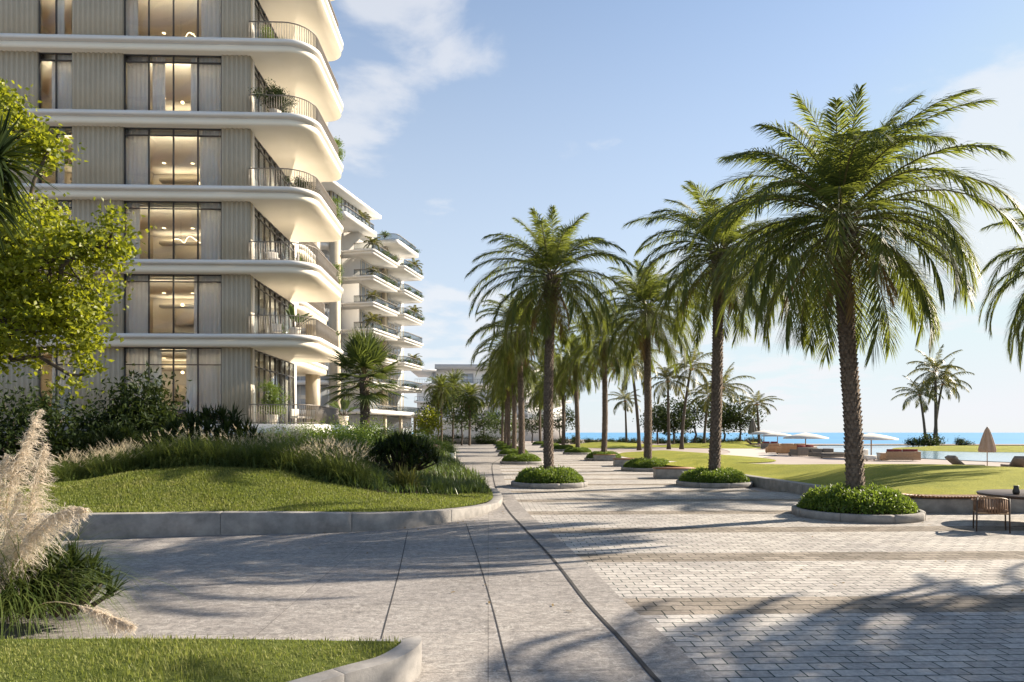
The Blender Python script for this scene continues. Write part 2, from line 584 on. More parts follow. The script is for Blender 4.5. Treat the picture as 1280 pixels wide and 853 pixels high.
def stone_slabs():
    """large format grey stone with pale veins, hairline cross joints"""
    m, n, l, out = new_mat('grey_stone_slabs')
    t = n.new('ShaderNodeTexCoord').outputs['Object']
    p = principled(n, None, 0.85, 0.10)
    big = ramp2(n, l, noise_of(n, l, t, 0.55, 5, 0.55, 0.4), (0.235, 0.22, 0.208), (0.325, 0.305, 0.288), 0.3, 0.72)
    mot = ramp2(n, l, noise_of(n, l, t, 9, 10, 0.75, 0.6), (0.58, 0.58, 0.59), (1.32, 1.3, 1.27), 0.33, 0.68)
    col = mixc(n, l, 1.0, big, mot, 'MULTIPLY')
    mp = n.new('ShaderNodeMapping'); mp.inputs['Rotation'].default_value = (0, 0, R(24)); mp.inputs['Scale'].default_value = (1, 2.6, 1)
    l.new(t, mp.inputs[0])
    vein = noise_of(n, l, mp.outputs[0], 1.6, 9, 0.62, 1.3)
    ab = n.new('ShaderNodeMath'); ab.operation = 'SUBTRACT'; l.new(vein, ab.inputs[0]); ab.inputs[1].default_value = 0.5
    ab2 = n.new('ShaderNodeMath'); ab2.operation = 'ABSOLUTE'; l.new(ab.outputs[0], ab2.inputs[0])
    vr = ramp2(n, l, ab2.outputs[0], (1, 1, 1), (0, 0, 0), 0.0, 0.018)
    vm = n.new('ShaderNodeMath'); vm.operation = 'MULTIPLY'; l.new(vr, vm.inputs[0]); vm.inputs[1].default_value = 0.75
    col = mixc(n, l, vm.outputs[0], col, (0.46, 0.44, 0.41))
    fine = ramp2(n, l, noise_of(n, l, t, 34, 8, 0.8, 0.3), (0.72, 0.72, 0.72), (1.24, 1.23, 1.21), 0.36, 0.64)
    col = mixc(n, l, 0.8, col, fine, 'MULTIPLY')
    v2 = noise_of(n, l, t, 3.7, 7, 0.6, 2.2)
    s2_ = n.new('ShaderNodeMath'); s2_.operation = 'SUBTRACT'; l.new(v2, s2_.inputs[0]); s2_.inputs[1].default_value = 0.52
    a2_ = n.new('ShaderNodeMath'); a2_.operation = 'ABSOLUTE'; l.new(s2_.outputs[0], a2_.inputs[0])
    r2_ = ramp2(n, l, a2_.outputs[0], (0.55, 0.55, 0.55), (0, 0, 0), 0.0, 0.010)
    col = mixc(n, l, r2_, col, (0.50, 0.475, 0.44))
    # hairline joints and tone per slab
    br = n.new('ShaderNodeTexBrick')
    br.offset = 0.0
    br.inputs['Scale'].default_value = 1.0
    br.inputs['Brick Width'].default_value = 2.4
    br.inputs['Row Height'].default_value = 1.2
    br.inputs['Mortar Size'].default_value = 0.004
    br.inputs['Mortar Smooth'].default_value = 0.0
    br.inputs['Color1'].default_value = (0.90, 0.90, 0.91, 1)
    br.inputs['Color2'].default_value = (1.08, 1.07, 1.05, 1)
    br.inputs['Mortar'].default_value = (0.5, 0.49, 0.48, 1)
    l.new(t, br.inputs['Vector'])
    col = mixc(n, l, 1.0, col, br.outputs['Color'], 'MULTIPLY')
    l.new(col, p.inputs['Base Color'])
    h = noise_of(n, l, t, 16, 8, 0.7, 0.5)
    l.new(bump_of(n, l, h, 0.55, 0.014), p.inputs['Normal'])
    l.new(ramp2(n, l, h, (0.75, 0.75, 0.75), (0.95, 0.95, 0.95)), p.inputs['Roughness'])
    l.new(p.outputs[0], out.inputs[0])
    return m


def pavers():
    """small blocks in running bond, every 3.3 m a darker brown band of larger blocks"""
    m, n, l, out = new_mat('block_pavers')
    t = n.new('ShaderNodeTexCoord').outputs['Object']
    p = principled(n, None, 0.88, 0.10)

    def brick(w, h, c1, c2, mort, ms, bias=0.0):
        b = n.new('ShaderNodeTexBrick')
        b.inputs['Scale'].default_value = 1.0
        b.inputs['Brick Width'].default_value = w
        b.inputs['Row Height'].default_value = h
        b.inputs['Mortar Size'].default_value = ms
        b.inputs['Mortar Smooth'].default_value = 0.15
        b.inputs['Bias'].default_value = bias
        b.inputs['Color1'].default_value = (*c1, 1)
        b.inputs['Color2'].default_value = (*c2, 1)
        b.inputs['Mortar'].default_value = (*mort, 1)
        l.new(t, b.inputs['Vector'])
        return b
    lt = brick(0.29, 0.17, (0.375, 0.35, 0.325), (0.52, 0.49, 0.455), (0.06, 0.085, 0.08), 0.008)
    dk = brick(0.34, 0.20, (0.20, 0.175, 0.145), (0.33, 0.29, 0.245), (0.04, 0.045, 0.04), 0.009)
    s = n.new('ShaderNodeSeparateXYZ'); l.new(t, s.inputs[0])

    def mth(op, a, b):
        q = n.new('ShaderNodeMath'); q.operation = op
        l.new(a, q.inputs[0]); q.inputs[1].default_value = b
        return q.outputs[0]
    band = mth('LESS_THAN', mth('FLOORED_MODULO', mth('ADD', s.outputs['Y'], -7.8), 3.2), 0.8)
    col = mixc(n, l, band, lt.outputs['Color'], dk.outputs['Color'])
    mot = ramp2(n, l, noise_of(n, l, t, 14, 8, 0.7), (0.62, 0.62, 0.63), (1.28, 1.27, 1.24), 0.3, 0.7)
    col = mixc(n, l, 1.0, col, mot, 'MULTIPLY')
    wear = ramp2(n, l, noise_of(n, l, t, 0.45, 6, 0.6), (0.80, 0.80, 0.82), (1.10, 1.09, 1.07), 0.3, 0.7)
    col = mixc(n, l, 1.0, col, wear, 'MULTIPLY')
    l.new(col, p.inputs['Base Color'])
    hm = n.new('ShaderNodeMix'); hm.data_type = 'FLOAT'
    l.new(band, hm.inputs[0]); l.new(lt.outputs['Fac'], hm.inputs[2]); l.new(dk.outputs['Fac'], hm.inputs[3])
    inv = n.new('ShaderNodeMath'); inv.operation = 'SUBTRACT'; inv.inputs[0].default_value = 1.0
    l.new(hm.outputs[0], inv.inputs[1])
    nb = bump_of(n, l, inv.outputs[0], 0.8, 0.012)
    nb = bump_of(n, l, noise_of(n, l, t, 26, 6, 0.7), 0.6, 0.014, nb)
    l.new(nb, p.inputs['Normal'])
    l.new(p.outputs[0], out.inputs[0])
    return m


def water(name, c1, c2, scale, bump, rough, spec=0.5, dist=0.1):
    m, n, l, out = new_mat(name)
    t = n.new('ShaderNodeTexCoord').outputs['Object']
    p = principled(n, None, rough, spec)
    mp = n.new('ShaderNodeMapping'); mp.inputs['Scale'].default_value = (0.35, 1, 1); l.new(t, mp.inputs[0])
    f = noise_of(n, l, mp.outputs[0], scale, 6)
    l.new(ramp2(n, l, f, c1, c2, 0.3, 0.7), p.inputs['Base Color'])
    l.new(bump_of(n, l, noise_of(n, l, mp.outputs[0], scale * 6, 5), bump, dist), p.inputs['Normal'])
    l.new(p.outputs[0], out.inputs[0])
    return m


M['stone'] = stone_slabs()
M['pavers'] = pavers()
M['sea'] = water('sea_water', (0.10, 0.27, 0.47), (0.14, 0.34, 0.54), 0.02, 0.3, 0.5, 0.10)
M['pool'] = water('pool_water', (0.20, 0.34, 0.44), (0.26, 0.40, 0.50), 0.3, 0.5, 0.12, 0.5, 0.05)
M['farwhite'] = surf('hazed_render', (0.84, 0.82, 0.78), (0.88, 0.86, 0.82), 0.5, 0.7, 0, 1)  # paler than the other white: distance haze put into the colour
M['dryfrond'] = leaf('dry_frond', (0.16, 0.11, 0.05), (0.26, 0.19, 0.09), 0.2, (0.3, 0.2, 0.08), 0.7, 0.1)
M['greyroof'] = surf('grey_roof', (0.50, 0.49, 0.48), (0.56, 0.55, 0.54), 1, 0.7, 0.05, 20)


def mirror_glass(name, col, rough=0.06):
    m, n, l, out = new_mat(name)
    p = principled(n, col, rough, 0.9)
    p.inputs['IOR'].default_value = 1.7
    l.new(p.outputs[0], out.inputs[0])
    return m


M['towerglass'] = mirror_glass('tower_glass', (0.42, 0.45, 0.48))
M['balglass'] = glass_mat('balustrade_glass', (0.72, 0.73, 0.72), 1.5, 1.3)


# ================================================================== THE GROUND
def flat(z):
    return lambda P: np.full(len(P), z)


coast = [(-900, 900), (-900, -60), (900, -60), (900, 128), (300, 118), (120, 122), (62, 128), (45, 145), (34, 175), (26, 230), (14, 330), (0, 900)]
g = NM().add([(x, y, -0.03) for x, y in coast], [tuple(range(len(coast)))])
tag(g.build('ground', M['sand']), kind='structure')
g = NM().add([(-30000, -200, -0.9), (30000, -200, -0.9), (30000, 50000, -0.9), (-30000, 50000, -0.9)], [(0, 1, 2, 3)])
tag(g.build('sea', M['sea']), kind='structure')

# the seam between the stone path and the block paving, from near to far
seam_px = [(868, 900), (820, 853), (774, 800), (730, 752), (690, 700), (655, 662), (633, 637), (621, 615), (616, 597), (615.5, 580)]
seam = [Wg(px, py)[:2] for px, py in seam_px]
seam = catmull([(4.9, -6.0), (3.2, 0.5)] + seam + [(1.0, 56), (1.6, 75), (1.9, 140)], 8)
EDGE_R = 9.7                                                # where the promenade meets the lawns on the seaward side
pav = np.r_[seam, [(EDGE_R, 140), (EDGE_R, 24), (30, 20), (30, -6)]]
border = offset(seam, -0.5)
tag(NM().add(np.c_[np.array([(-60, -6), *seam, (-60, 140)]), np.full(len(seam) + 2, 0.0)], [tuple(range(len(seam) + 2))]).build('stone_path', M['stone']), kind='structure')
b2 = np.r_[offset(seam, -0.03), border[::-1]]
ns = len(seam)
k = np.arange(ns - 1)
tag(NM().add(np.c_[np.r_[offset(seam, -0.02), border], np.full(2 * ns, 0.004)], np.c_[k, ns + k, ns + k + 1, k + 1]).build('border_strip', M['stone']), kind='structure')
pp = np.r_[border, [(EDGE_R, 140), (EDGE_R, 24), (34, 20), (34, -6)]]
tag(NM().add(np.c_[pp, np.zeros(len(pp))], [tuple(range(len(pp)))]).build('paved_promenade', M['pavers']), kind='structure')
tag(NM().add(np.c_[np.r_[seam, offset(seam, -0.045)], np.full(2 * ns, 0.008)], np.c_[k, ns + k, ns + k + 1, k + 1]).build('drain_slot', M['groove']), kind='structure')


def joint(pxs, w, name='path_joint'):
    p = catmull([Wg(a, b)[:2] for a, b in pxs], 6)
    q = offset(p, w)
    kk = np.arange(len(p) - 1)
    m = NM().add(np.c_[np.r_[p, q], np.full(2 * len(p), 0.004)], np.c_[kk, kk + 1, len(p) + kk + 1, len(p) + kk])
    tag(m.build(name, M['groove']), kind='structure')


joint([(658, 900), (640, 853), (617, 762), (600, 705), (583, 655)], 0.014)
joint([(470, 830), (481, 785), (500, 712), (510, 664)], 0.014)

# ------------------------------------------------------------------ lawn mound and planting bed on the left
kerb_px = [(-260, 678), (-120, 677), (0, 675.5), (76, 674.5), (180, 672), (284, 669), (360, 667), (431, 665.5), (508, 660.5), (558, 653.5), (600, 644), (621, 636), (628, 629), (626, 622), (619, 615), (606, 609)]
kerb_line = catmull([Wg(a, b)[:2] for a, b in kerb_px], 6)
kerb_h = np.interp(np.arange(len(kerb_line)) / 6.0, [0, 3, 5, 7, 8, 9, 10, 11, 15], [0.50, 0.49, 0.46, 0.40, 0.34, 0.29, 0.22, 0.16, 0.14])


def sections(path, width, z0, z1, side=1, length=2.4, gap=0.004, trim=1e9):
    """a kerb cast in lengths, with narrow open joints between them"""
    P = np.array(path, float)[:, :2]
    z1 = np.broadcast_to(np.array(z1, float), (len(P),))
    s = np.r_[0, np.cumsum(np.linalg.norm(np.diff(P, axis=0), axis=1))]
    Q = offset(P, width * side)
    m = NM()
    cuts = np.linspace(0, s[-1], max(2, int(s[-1] / length) + 1))
    for a, b in zip(cuts[:-1], cuts[1:]):
        t = np.unique(np.r_[a + gap / 2, s[(s > a + .02) & (s < b - .02)], b - gap / 2])
        A = np.c_[np.interp(t, s, P[:, 0]), np.interp(t, s, P[:, 1])]
        B = np.c_[np.interp(t, s, Q[:, 0]), np.interp(t, s, Q[:, 1])]
        zz = np.interp(t, s, z1)
        k_ = len(t)
        V = np.concatenate([np.c_[A, np.full(k_, z0)], np.c_[A, zz], np.c_[B, zz], np.c_[B, np.full(k_, z0)]])
        i = np.arange(k_ - 1)
        F = [np.c_[u * k_ + i, u * k_ + i + 1, w * k_ + i + 1, w * k_ + i] for u, w in ((0, 1), (1, 2), (2, 3), (3, 0))]
        F += [np.array([[0, k_, 2 * k_, 3 * k_]]), np.array([[k_ - 1, 4 * k_ - 1, 3 * k_ - 1, 2 * k_ - 1]])]
        m.addm(V, F)
    return m


kerb_wall = sections(kerb_line, 0.30, -0.05, kerb_h, 1, 2.6)
tag(kerb_wall.build('retaining_kerb', M['kerb'], bevel=0.015), 'long grey concrete kerb wall curving along the front of the raised lawn', 'kerb')
kin = offset(kerb_line, 0.29)

shrub_px = [(-260, 17.0), (-60, 17.0), (30, 17.0), (76, 17.2), (162, 18.0), (218, 18.6), (259, 18.3), (325, 18.9), (376, 18.5), (431, 17.9), (487, 18.2), (545, 19.2), (590, 20.6), (612, 21.6)]
shrub_line = catmull([Wd(a, d)[:2] for a, d in shrub_px], 4)


def mound_h(P):
    P = np.asarray(P)[:, :2]
    d = dist_path(P, kin)
    zx = np.interp(P[:, 0], [-12.5, -11, -9.2, -7.5, -5.5, -3.9, -2.6, -0.2, 3], [0.72, 0.82, 1.06, 1.14, 1.10, 0.78, 0.52, 0.20, 0.12])
    kt = np.interp(P[:, 0], kerb_line[:68, 0], kerb_h[:68]) - 0.015
    z = kt + (zx - kt) * sst(d / 4.6) ** 0.9
    back = np.clip((P[:, 1] - 21) / 14, 0, 1)
    z = z + (np.maximum(z, np.interp(P[:, 0], [-9, -4, 0], [1.7, 1.1, 0.25])) - z) * sst(back)
    return z + 0.05 * np.sin(P[:, 0] * 1.1 + 1) * np.sin(P[:, 1] * 0.9) * sst(d / 3)


lawn_poly = np.r_[kin, shrub_line[::-1]]
tag(sheet(lawn_poly, mound_h, 0.45).build('raised_lawn', M['turf'], smooth=True), kind='structure')
bed_right = [Wd(606, 26.3)[:2], Wd(588, 30)[:2], Wd(573, 34)[:2], Wd(560, 41)[:2], Wd(552, 50)[:2], Wd(547, 70)[:2]]
bed_poly = np.r_[shrub_line, np.array(bed_right), [(-9, 75), (-60, 75), (-60, 17)]]
tag(sheet(bed_poly, lambda P: mound_h(P) - 0.01, 0.9).build('planting_bed', M['soil'], smooth=True), kind='structure')

# ------------------------------------------------------------------ foreground lawn with its kerb
FZ = 0.27
fk_px = [(380, 858), (440, 840), (490, 826), (520, 809), (527, 799), (522, 793.5), (500, 791.0), (430, 790.0), (330, 788.5), (200, 787.5), (60, 788), (-120, 789), (-400, 792)]
fk = catmull([Wg(a, b, FZ)[:2] for a, b in fk_px], 6)
fk = np.r_[[(fk[0] + (fk[0] - fk[1]) / np.linalg.norm(fk[0] - fk[1]) * t) for t in (6, 3, 1.5)], fk]
fkh = np.interp(np.arange(len(fk)), [0, 32, 44, 60], [FZ, FZ, 0.19, 0.18])
tag(sections(fk, 0.17, -0.05, fkh, 1, 1.5).build('lawn_kerb', M['kerb'], bevel=0.012), 'pale concrete kerb with a rounded tip around the foreground lawn', 'kerb')
fkin = offset(fk, 0.165)


def front_h(P):
    d = dist_path(P, fkin)
    return FZ - 0.03 + 0.05 * sst(d / 1.0) + 0.02 * np.sin(np.asarray(P)[:, 0] * 2.1) * sst(d)


fl_poly = np.r_[fkin, [(-12, 6.0), (-12, -2)]]
fl_poly = fl_poly[fl_poly[:, 1] > -4]
tag(sheet(fl_poly, front_h, 0.3).build('front_lawn', M['turf'], smooth=True), kind='structure')

# ------------------------------------------------------------------ lawns on the sea side
bench_px = [(905, 601), (935, 606.5), (1000, 618), (1080, 632), (1140, 640.3), (1220, 641.5), (1300, 640.5), (1420, 637), (1600, 632)]
bench_line = catmull([Wg(a, b)[:2] for a, b in bench_px], 6)
bench_in = offset(bench_line, 0.4)
BH = 0.36


def right_h(P):
    P = np.asarray(P)[:, :2]
    d = dist_path(P, bench_in)
    e = dist_path(P, right_far)
    return 0.30 + 0.42 * sst(d / 5) * sst(e / 5) + 0.10 * np.sin(P[:, 0] * 0.45) * np.sin(P[:, 1] * 0.5 + 1) * sst(d / 3) - 0.28 * (1 - sst(e / 3.0))


right_far = catmull([Wd(a, d)[:2] for a, d in [(1700, 27), (1400, 30), (1280, 31.5), (1150, 33.5), (1040, 35), (950, 36), (930, 37), (905, 42), (880, 44), (856, 42), (838, 41)]], 5)
left_edge = [(EDGE_R - 0.1, 39), (EDGE_R - 0.1, 31.0)]
rl_poly = np.r_[bench_in, right_far, left_edge]
right_lawn = sheet(rl_poly, right_h, 0.9)
tag(right_lawn.build('sea_lawn', M['lawnfar'], smooth=True), kind='structure')


def knoll(cx, cy, rx, ry, h, rot=0.0, name='lawn_knoll'):
    a = np.arange(48) * 2 * math.pi / 48
    rr = 1 + 0.10 * np.sin(2 * a + cx) + 0.05 * np.sin(3 * a + cy)
    e = np.c_[np.cos(a) * rx * rr, np.sin(a) * ry * rr]
    e = np.c_[e[:, 0] * math.cos(rot) - e[:, 1] * math.sin(rot) + cx, e[:, 0] * math.sin(rot) + e[:, 1] * math.cos(rot) + cy]
    lp = np.r_[e, e[:1]]
    tag(sheet(e, lambda P: 0.015 + h * sst(dist_path(P, lp) / (min(rx, ry) * 0.8)), min(rx, ry) / 5).build(name, M['lawnfar'], smooth=True), kind='structure')


knoll(17.3, 60, 6.0, 12.5, 0.35)
knoll(19.5, 108, 8, 17, 0.5)
knoll(33, 100, 8, 12, 0.5)
knoll(44, 122, 10, 12, 0.5)
pth = catmull([Wg(*p)[:2] for p in [(762, 566), (800, 573), (850, 577.5), (885, 576), (925, 571), (945, 566), (925, 561), (895, 557)]], 6)
q = offset(pth, 2.6)
kk = np.arange(len(pth) - 1)
tag(NM().add(np.c_[np.r_[offset(pth, -2.2), q], np.full(2 * len(pth), 0.0)], np.c_[kk, kk + 1, len(pth) + kk + 1, len(pth) + kk]).build('pale_sand_path', M['palesand']), kind='structure')

# pool and islet
pool_px = [(1700, 585), (1400, 582), (1290, 579), (1200, 575.5), (1130, 572), (1080, 569), (1040, 565), (1022, 560.5), (1030, 557.4), (1100, 557.0), (1200, 557.5), (1400, 558), (1700, 559)]
pool = catmull([Wg(*p)[:2] for p in pool_px], 4)
tag(NM().add(np.c_[pool, np.full(len(pool), 0.012)], [tuple(range(len(pool)))]).build('pool_water', M['pool']), kind='structure')
isl_px = [(1113, 562.2), (1150, 563.6), (1200, 565), (1290, 566), (1450, 566), (1450, 560), (1280, 559.5), (1180, 559.2), (1125, 559.8)]
isl = catmull([Wg(*p)[:2] for p in isl_px] + [Wg(*isl_px[0])[:2]], 5)[:-1]
ilp = np.r_[isl, isl[:1]]
tag(sheet(isl, lambda P: 0.03 + 0.3 * sst(dist_path(P, ilp) / 5.0), 1.6).build('islet_lawn', M['lawnfar'], smooth=True), kind='structure')
wallp = catmull([Wg(*p)[:2] for p in [(880, 556.0), (960, 556.4), (1030, 557.2), (1120, 557), (1280, 557.3), (1500, 558), (1750, 559)]], 4)
tag(NM().strip(wallp, -0.6, -0.02, 0.16, side=1).build('pool_edge_wall', M['tan' if False else 'beige_canvas'], bevel=0), 'low pink stone edge between the pool terrace and the sea', 'low wall')

# ================================================================== MAIN APARTMENT BUILDING
FY = 37.0                                         # front wall plane
WX = -12.75                                       # side wall plane (towards the sea)
z_top = [2.56] + [7.32 + 3.91 * i for i in range(7)]
TH = 0.66


def Xf(px, y=FY):
    """X where the photograph's column px meets the front wall"""
    k = (px - 640) / FPX
    d = y / (math.cos(YAW) - k * math.sin(YAW))
    return d * math.sin(YAW) + k * d * math.cos(YAW)


tower = empty('apartment_building', (WX, FY, 0), 0, 'tall cream apartment building with curved white balconies and ribbed olive walls', 'building')
TM = Matrix.Translation((-WX, -FY, 0))


def tp(nm, name, mat, parent=tower, **kw):
    """a part of the main building, given in site coordinates"""
    for i in range(len(nm.v)):
        nm.v[i] = nm.v[i] - np.array((WX, FY, 0))
    return nm.build(name, mat, parent, **kw)


def slab_outline(inset):
    i = inset
    return rounded([(-46, FY - 0.45 + i), (-9.2 - i, FY - 0.45 + i), (-9.2 - i, 44.9 - i), (-12.9, 44.9 - i), (-12.9, 47.0), (-46, 47.0)],
                   [0, 1.5 - i * 0.5, 1.3 - i * 0.5, 0, 0, 0], 12)


def slab2_outline(inset):
    i = inset
    return rounded([(-17.5, 47.0 + i), (-12.7 - i, 47.0 + i), (-12.7 - i, 56.0 - i), (-17.5, 56.0 - i)], [0, 1.5 - i * 0.5, 1.5 - i * 0.5, 0], 8)


for i in range(1, 8):
    z = z_top[i]
    s = NM().prism(slab_outline(0.0), z - 0.22, z).prism(slab_outline(0.26), z - 0.33, z - 0.222)
    s.prism(slab2_outline(0.0), z - 0.22, z - 0.004).prism(slab2_outline(0.26), z - 0.33, z - 0.222)
    s = tp(s, 'floor_slab', M['white'])
    tp(NM().prism(slab_outline(0.12), z - TH, z - 0.332).prism(slab2_outline(0.12), z - TH, z - 0.332), 'soffit', M['soffit'], s)
# terrace plinth under the ground floor
pl = rounded([(-46, FY - 0.5), (-9.0, FY - 0.5), (-9.0, 48), (-46, 48)], [0, 1.8, 1.5, 0], 10)
tp(NM().prism(pl, 0.2, 2.56), 'terrace_plinth', M['white'])


def ribbed(x0, x1, z0, z1, y=FY, pitch=0.27, depth=0.07):
    """vertical ribs: a folded profile pulled up"""
    n = max(2, int(round((x1 - x0) / pitch)))
    w = (x1 - x0) / n
    pr = []
    for k in range(n):
        a = x0 + k * w
        pr += [(a, y), (a + 0.36 * w, y), (a + 0.46 * w, y + depth), (a + 0.90 * w, y + depth)]
    pr += [(x1, y), (x1, y + 0.45), (x0, y + 0.45)]
    return NM().prism(np.array(pr), z0, z1)


def window(x0, x1, z0, z1, cols, transom, y=FY + 0.16, curtains=(), axis='x'):
    """one window: frame, panes of glass and sheer curtains behind; axis 'y' turns it onto the side wall"""
    fr = NM(); t = 0.055

    def sp(m, a0, a1, b0, b1, c0, c1):
        if axis == 'x': m.span((a0, b0, c0), (a1, b1, c1))
        else: m.span((b0, a0, c0), (b1, a1, c1))
    sgn = 1 if axis == 'x' else -1
    ya, yb = sorted((y - 0.05 * sgn, y + 0.06 * sgn))
    xs = np.linspace(x0, x1, cols + 1)
    for q in xs:
        a = min(max(q - t / 2, x0), x1 - t)
        sp(fr, a, a + t, ya, yb, z0, z1)
    for zz in (z0, z1 - t) + ((transom,) if transom else ()):
        for a, b in zip(xs[:-1], xs[1:]):
            sp(fr, a + t / 2 + 0.004, b - t / 2 - 0.004, ya + 0.004, yb - 0.004, zz, zz + t)
    f = tp(fr, 'window', M['frame'])
    gl = NM()
    sp(gl, x0 + 0.01, x1 - 0.01, y + 0.002, y + 0.014, z0 + 0.01, z1 - 0.01)
    tp(gl, 'glass', M['glass' if axis == 'x' else 'sideglass'], f)
    for (a, b) in curtains:
        L = (b - a) * (x1 - x0)
        n = max(8, int(L / 0.035))
        u = np.linspace(0, 1, n)
        ph = rng.random() * 6
        cx = x0 + (a + (b - a) * u) * (x1 - x0)
        cy = y + sgn * (0.17 + 0.045 * np.sin(u * L * 2 * math.pi / 0.23 + ph) + 0.02 * np.sin(u * L * 9 + 2 * ph))
        if axis == 'x': lo = np.c_[cx, cy]
        else: lo = np.c_[cy, cx]
        V = np.r_[np.c_[lo, np.full(n, z0 + 0.02)], np.c_[lo, np.full(n, z1 - 0.02)]]
        kk = np.arange(n - 1)
        cm = NM().add(V, np.c_[kk, kk + 1, n + kk + 1, n + kk])
        tp(cm, 'curtain', M['curtain'], f, smooth=True)
    return f


M['curtain'] = leaf('sheer_curtain', (0.88, 0.87, 0.86), (0.88, 0.87, 0.86), 0.38, (0.78, 0.74, 0.68), 0.9, 0.05)

XA, XB, XC, XD, XE = Xf(46), Xf(90), Xf(153), Xf(277), WX
curt = {0: ((0, .25), (.25, .36), (.62, 1)), 1: ((0, .245), (.70, 1)), 2: ((0, .14), (.76, 1)), 3: ((0, .25), (.76, 1)), 4: ((0, .25), (.27, .40), (.66, 1)), 5: ((0, .13), (.77, 1)), 6: ((0, .25), (.7, 1))}
side_curt = {0: ((0, .1), (.55, .8)), 1: ((0, .2), (.7, 1)), 2: ((0, .25), (.6, .9)), 3: ((0, .3), (.7, 1)), 4: ((0, .25), (.6, 1)), 5: ((0, .3), (.6, 1)), 6: ((0, 1),)}
for i in range(7):
    z0, z1 = z_top[i] + 0.003, z_top[i + 1] - TH - 0.003
    tr = z1 - (0.95 if i == 0 else 0.42)
    for a, b in ((-46, XA), (XB, XC), (XD, XE)):
        tp(ribbed(a, b, z0, z1), 'wall_panel', M['panel'])
    window(XC + 0.02, XD - 0.02, z0, z1, 4, tr, curtains=curt[i])
    window(XA + 0.02, XB - 0.02, z0, z1, 2, tr, curtains=((.3, 1),) if i % 2 == 0 else ((.42, .7),))
    # glazed side wall, behind a short white return
    tp(NM().span((WX - 0.3, FY + 0.46, z0), (WX, FY + 0.75, z1)), 'wall_return', M['white'])
    window(FY + 0.77, 45.6, z0, z1, 8, tr, y=WX - 0.1, curtains=side_curt[i], axis='y')
    tp(NM().span((WX - 0.3, 45.62, z0), (WX, 45.9, z1)), 'wall_return', M['white'])
    # rooms behind
    rm = NM()
    rm.span((-46, 43.6, z0), (WX - 1.2, 43.8, z1))
    rm.span((-21.2, FY + 0.5, z0), (-21.0, 43.59, z1))
    rm.span((-26.5, FY + 0.5, z0), (-26.3, 43.59, z1))
    rm.span((-46, FY + 0.5, z1 - 0.06), (-13.2, 43.59, z1 - 0.004))
    tp(rm, 'room_wall', M['room'])
    tp(NM().span((-46, FY + 0.5, z0), (-13.2, 43.59, z0 + 0.02)), 'room_floor', M['wood'])
    # wing further back with its own glazing and a post
    tp(NM().span((-46, 46.9, z0), (-17.4, 60, z1)), 'rear_wing', M['panel'])
    tp(NM().span((-17.38, 47.2, z0), (-17.3, 58, z1 - 0.2)), 'rear_glazing', M['towerglass'] if 'towerglass' in M else M['frame'])
    tp(NM().span((-14.3, 54.0, z0), (-13.4, 55.0, z1)), 'balcony_post', M['panel'])


def lamp_cluster(x, y, z, kind):
    """hanging lamps seen through the front windows"""
    st = NM(); gl = NM()
    if kind == 0:      # mobile with discs on thin rods
        for k in range(7):
            dx, dy, dz = rng.uniform(-.5, .5), rng.uniform(-.3, .3), -0.35 - 0.28 * k
            st.tube([(x + dx, y + dy, z), (x + dx, y + dy, z + dz)], 0.008, 5)
            (gl if k % 2 else st).lathe([(0.01, 0.07), (0.13, 0.03), (0.16, -0.03), (0.01, -0.08)], 12, (x + dx, y + dy, z + dz))
    elif kind == 1:    # long looped band of light
        u = np.linspace(0, 1, 60)
        p = np.c_[x - 1.4 + 2.8 * u, y + 0.3 * np.sin(u * 12), z - 1.15 + 0.13 * np.sin(u * 19)]
        gl.tube(p, 0.022, 6)
        p[:, 2] += 0.05
        st.tube(p, 0.02, 6)
        for k in (8, 30, 52): st.tube([(*p[k][:2], z), p[k]], 0.006, 5)
    else:              # bar with arms and globes
        st.tube([(x, y, z), (x, y, z - 0.9)], 0.012, 6)
        st.tube([(x - 0.8, y, z - 1.0), (x + 0.8, y + 0.1, z - 0.8)], 0.012, 6)
        st.tube([(x + 0.1, y, z - 0.9), (x + 0.6, y, z - 1.5)], 0.012, 6)
        for q in ((x - 0.8, y, z - 1.0), (x + 0.8, y + .1, z - 0.8), (x + 0.6, y, z - 1.5)):
            gl.lathe([(0.01, 0.09), (0.08, 0.05), (0.1, 0), (0.08, -0.06), (0.01, -0.09)], 12, q)
    s = tp(st, 'chandelier', M['iron'])
    tp(gl, 'lamp_glow', M['lamp'], s)


for i, kd in enumerate((2, 2, 1, 0, 2, 1, 0)):
    z1 = z_top[i + 1] - TH - 0.07
    lamp_cluster(-16.9 + (0.6 if kd == 0 else 0), 40.2, z1, kd)
    dl = NM()
    for q in (-19.5, -17.8, -16.1, -14.6, -24.5, -22.5):
        dl.lathe([(0.10, 0.0), (0.10, -0.015), (0.001, -0.015)], 12, (q, 41.8, z1 + 0.006))
    tp(dl, 'downlight', M['lamp'])
# added glowing strips, hidden behind added covers and shelves, brighten the rooms
for i in range(7):
    z1 = z_top[i + 1] - TH - 0.07
    for (a, b) in ((-20.6, -13.8), (-26.0, -21.6)):
        pl_ = tp(NM().span((a, FY + 0.56, z1 - 0.13), (b, FY + 0.58, z1)), 'fill_cover', M['room'])
        tp(NM().span((a + 0.1, FY + 0.585, z1 - 0.11), (b - 0.1, FY + 0.60, z1 - 0.02)), 'room_fill_strip', M['roomfill'], pl_)
        sh_ = tp(NM().span((a + 0.2, 43.1, z1 - 0.62), (b - 0.2, 43.55, z1 - 0.55)).span((a + 0.2, 43.06, z1 - 0.62), (b - 0.2, 43.095, z1 - 0.44)), 'fill_shelf', M['room'])
        tp(NM().span((a + 0.3, 43.2, z1 - 0.54), (b - 0.3, 43.34, z1 - 0.52)), 'room_fill_strip', M['shelffill'], sh_)
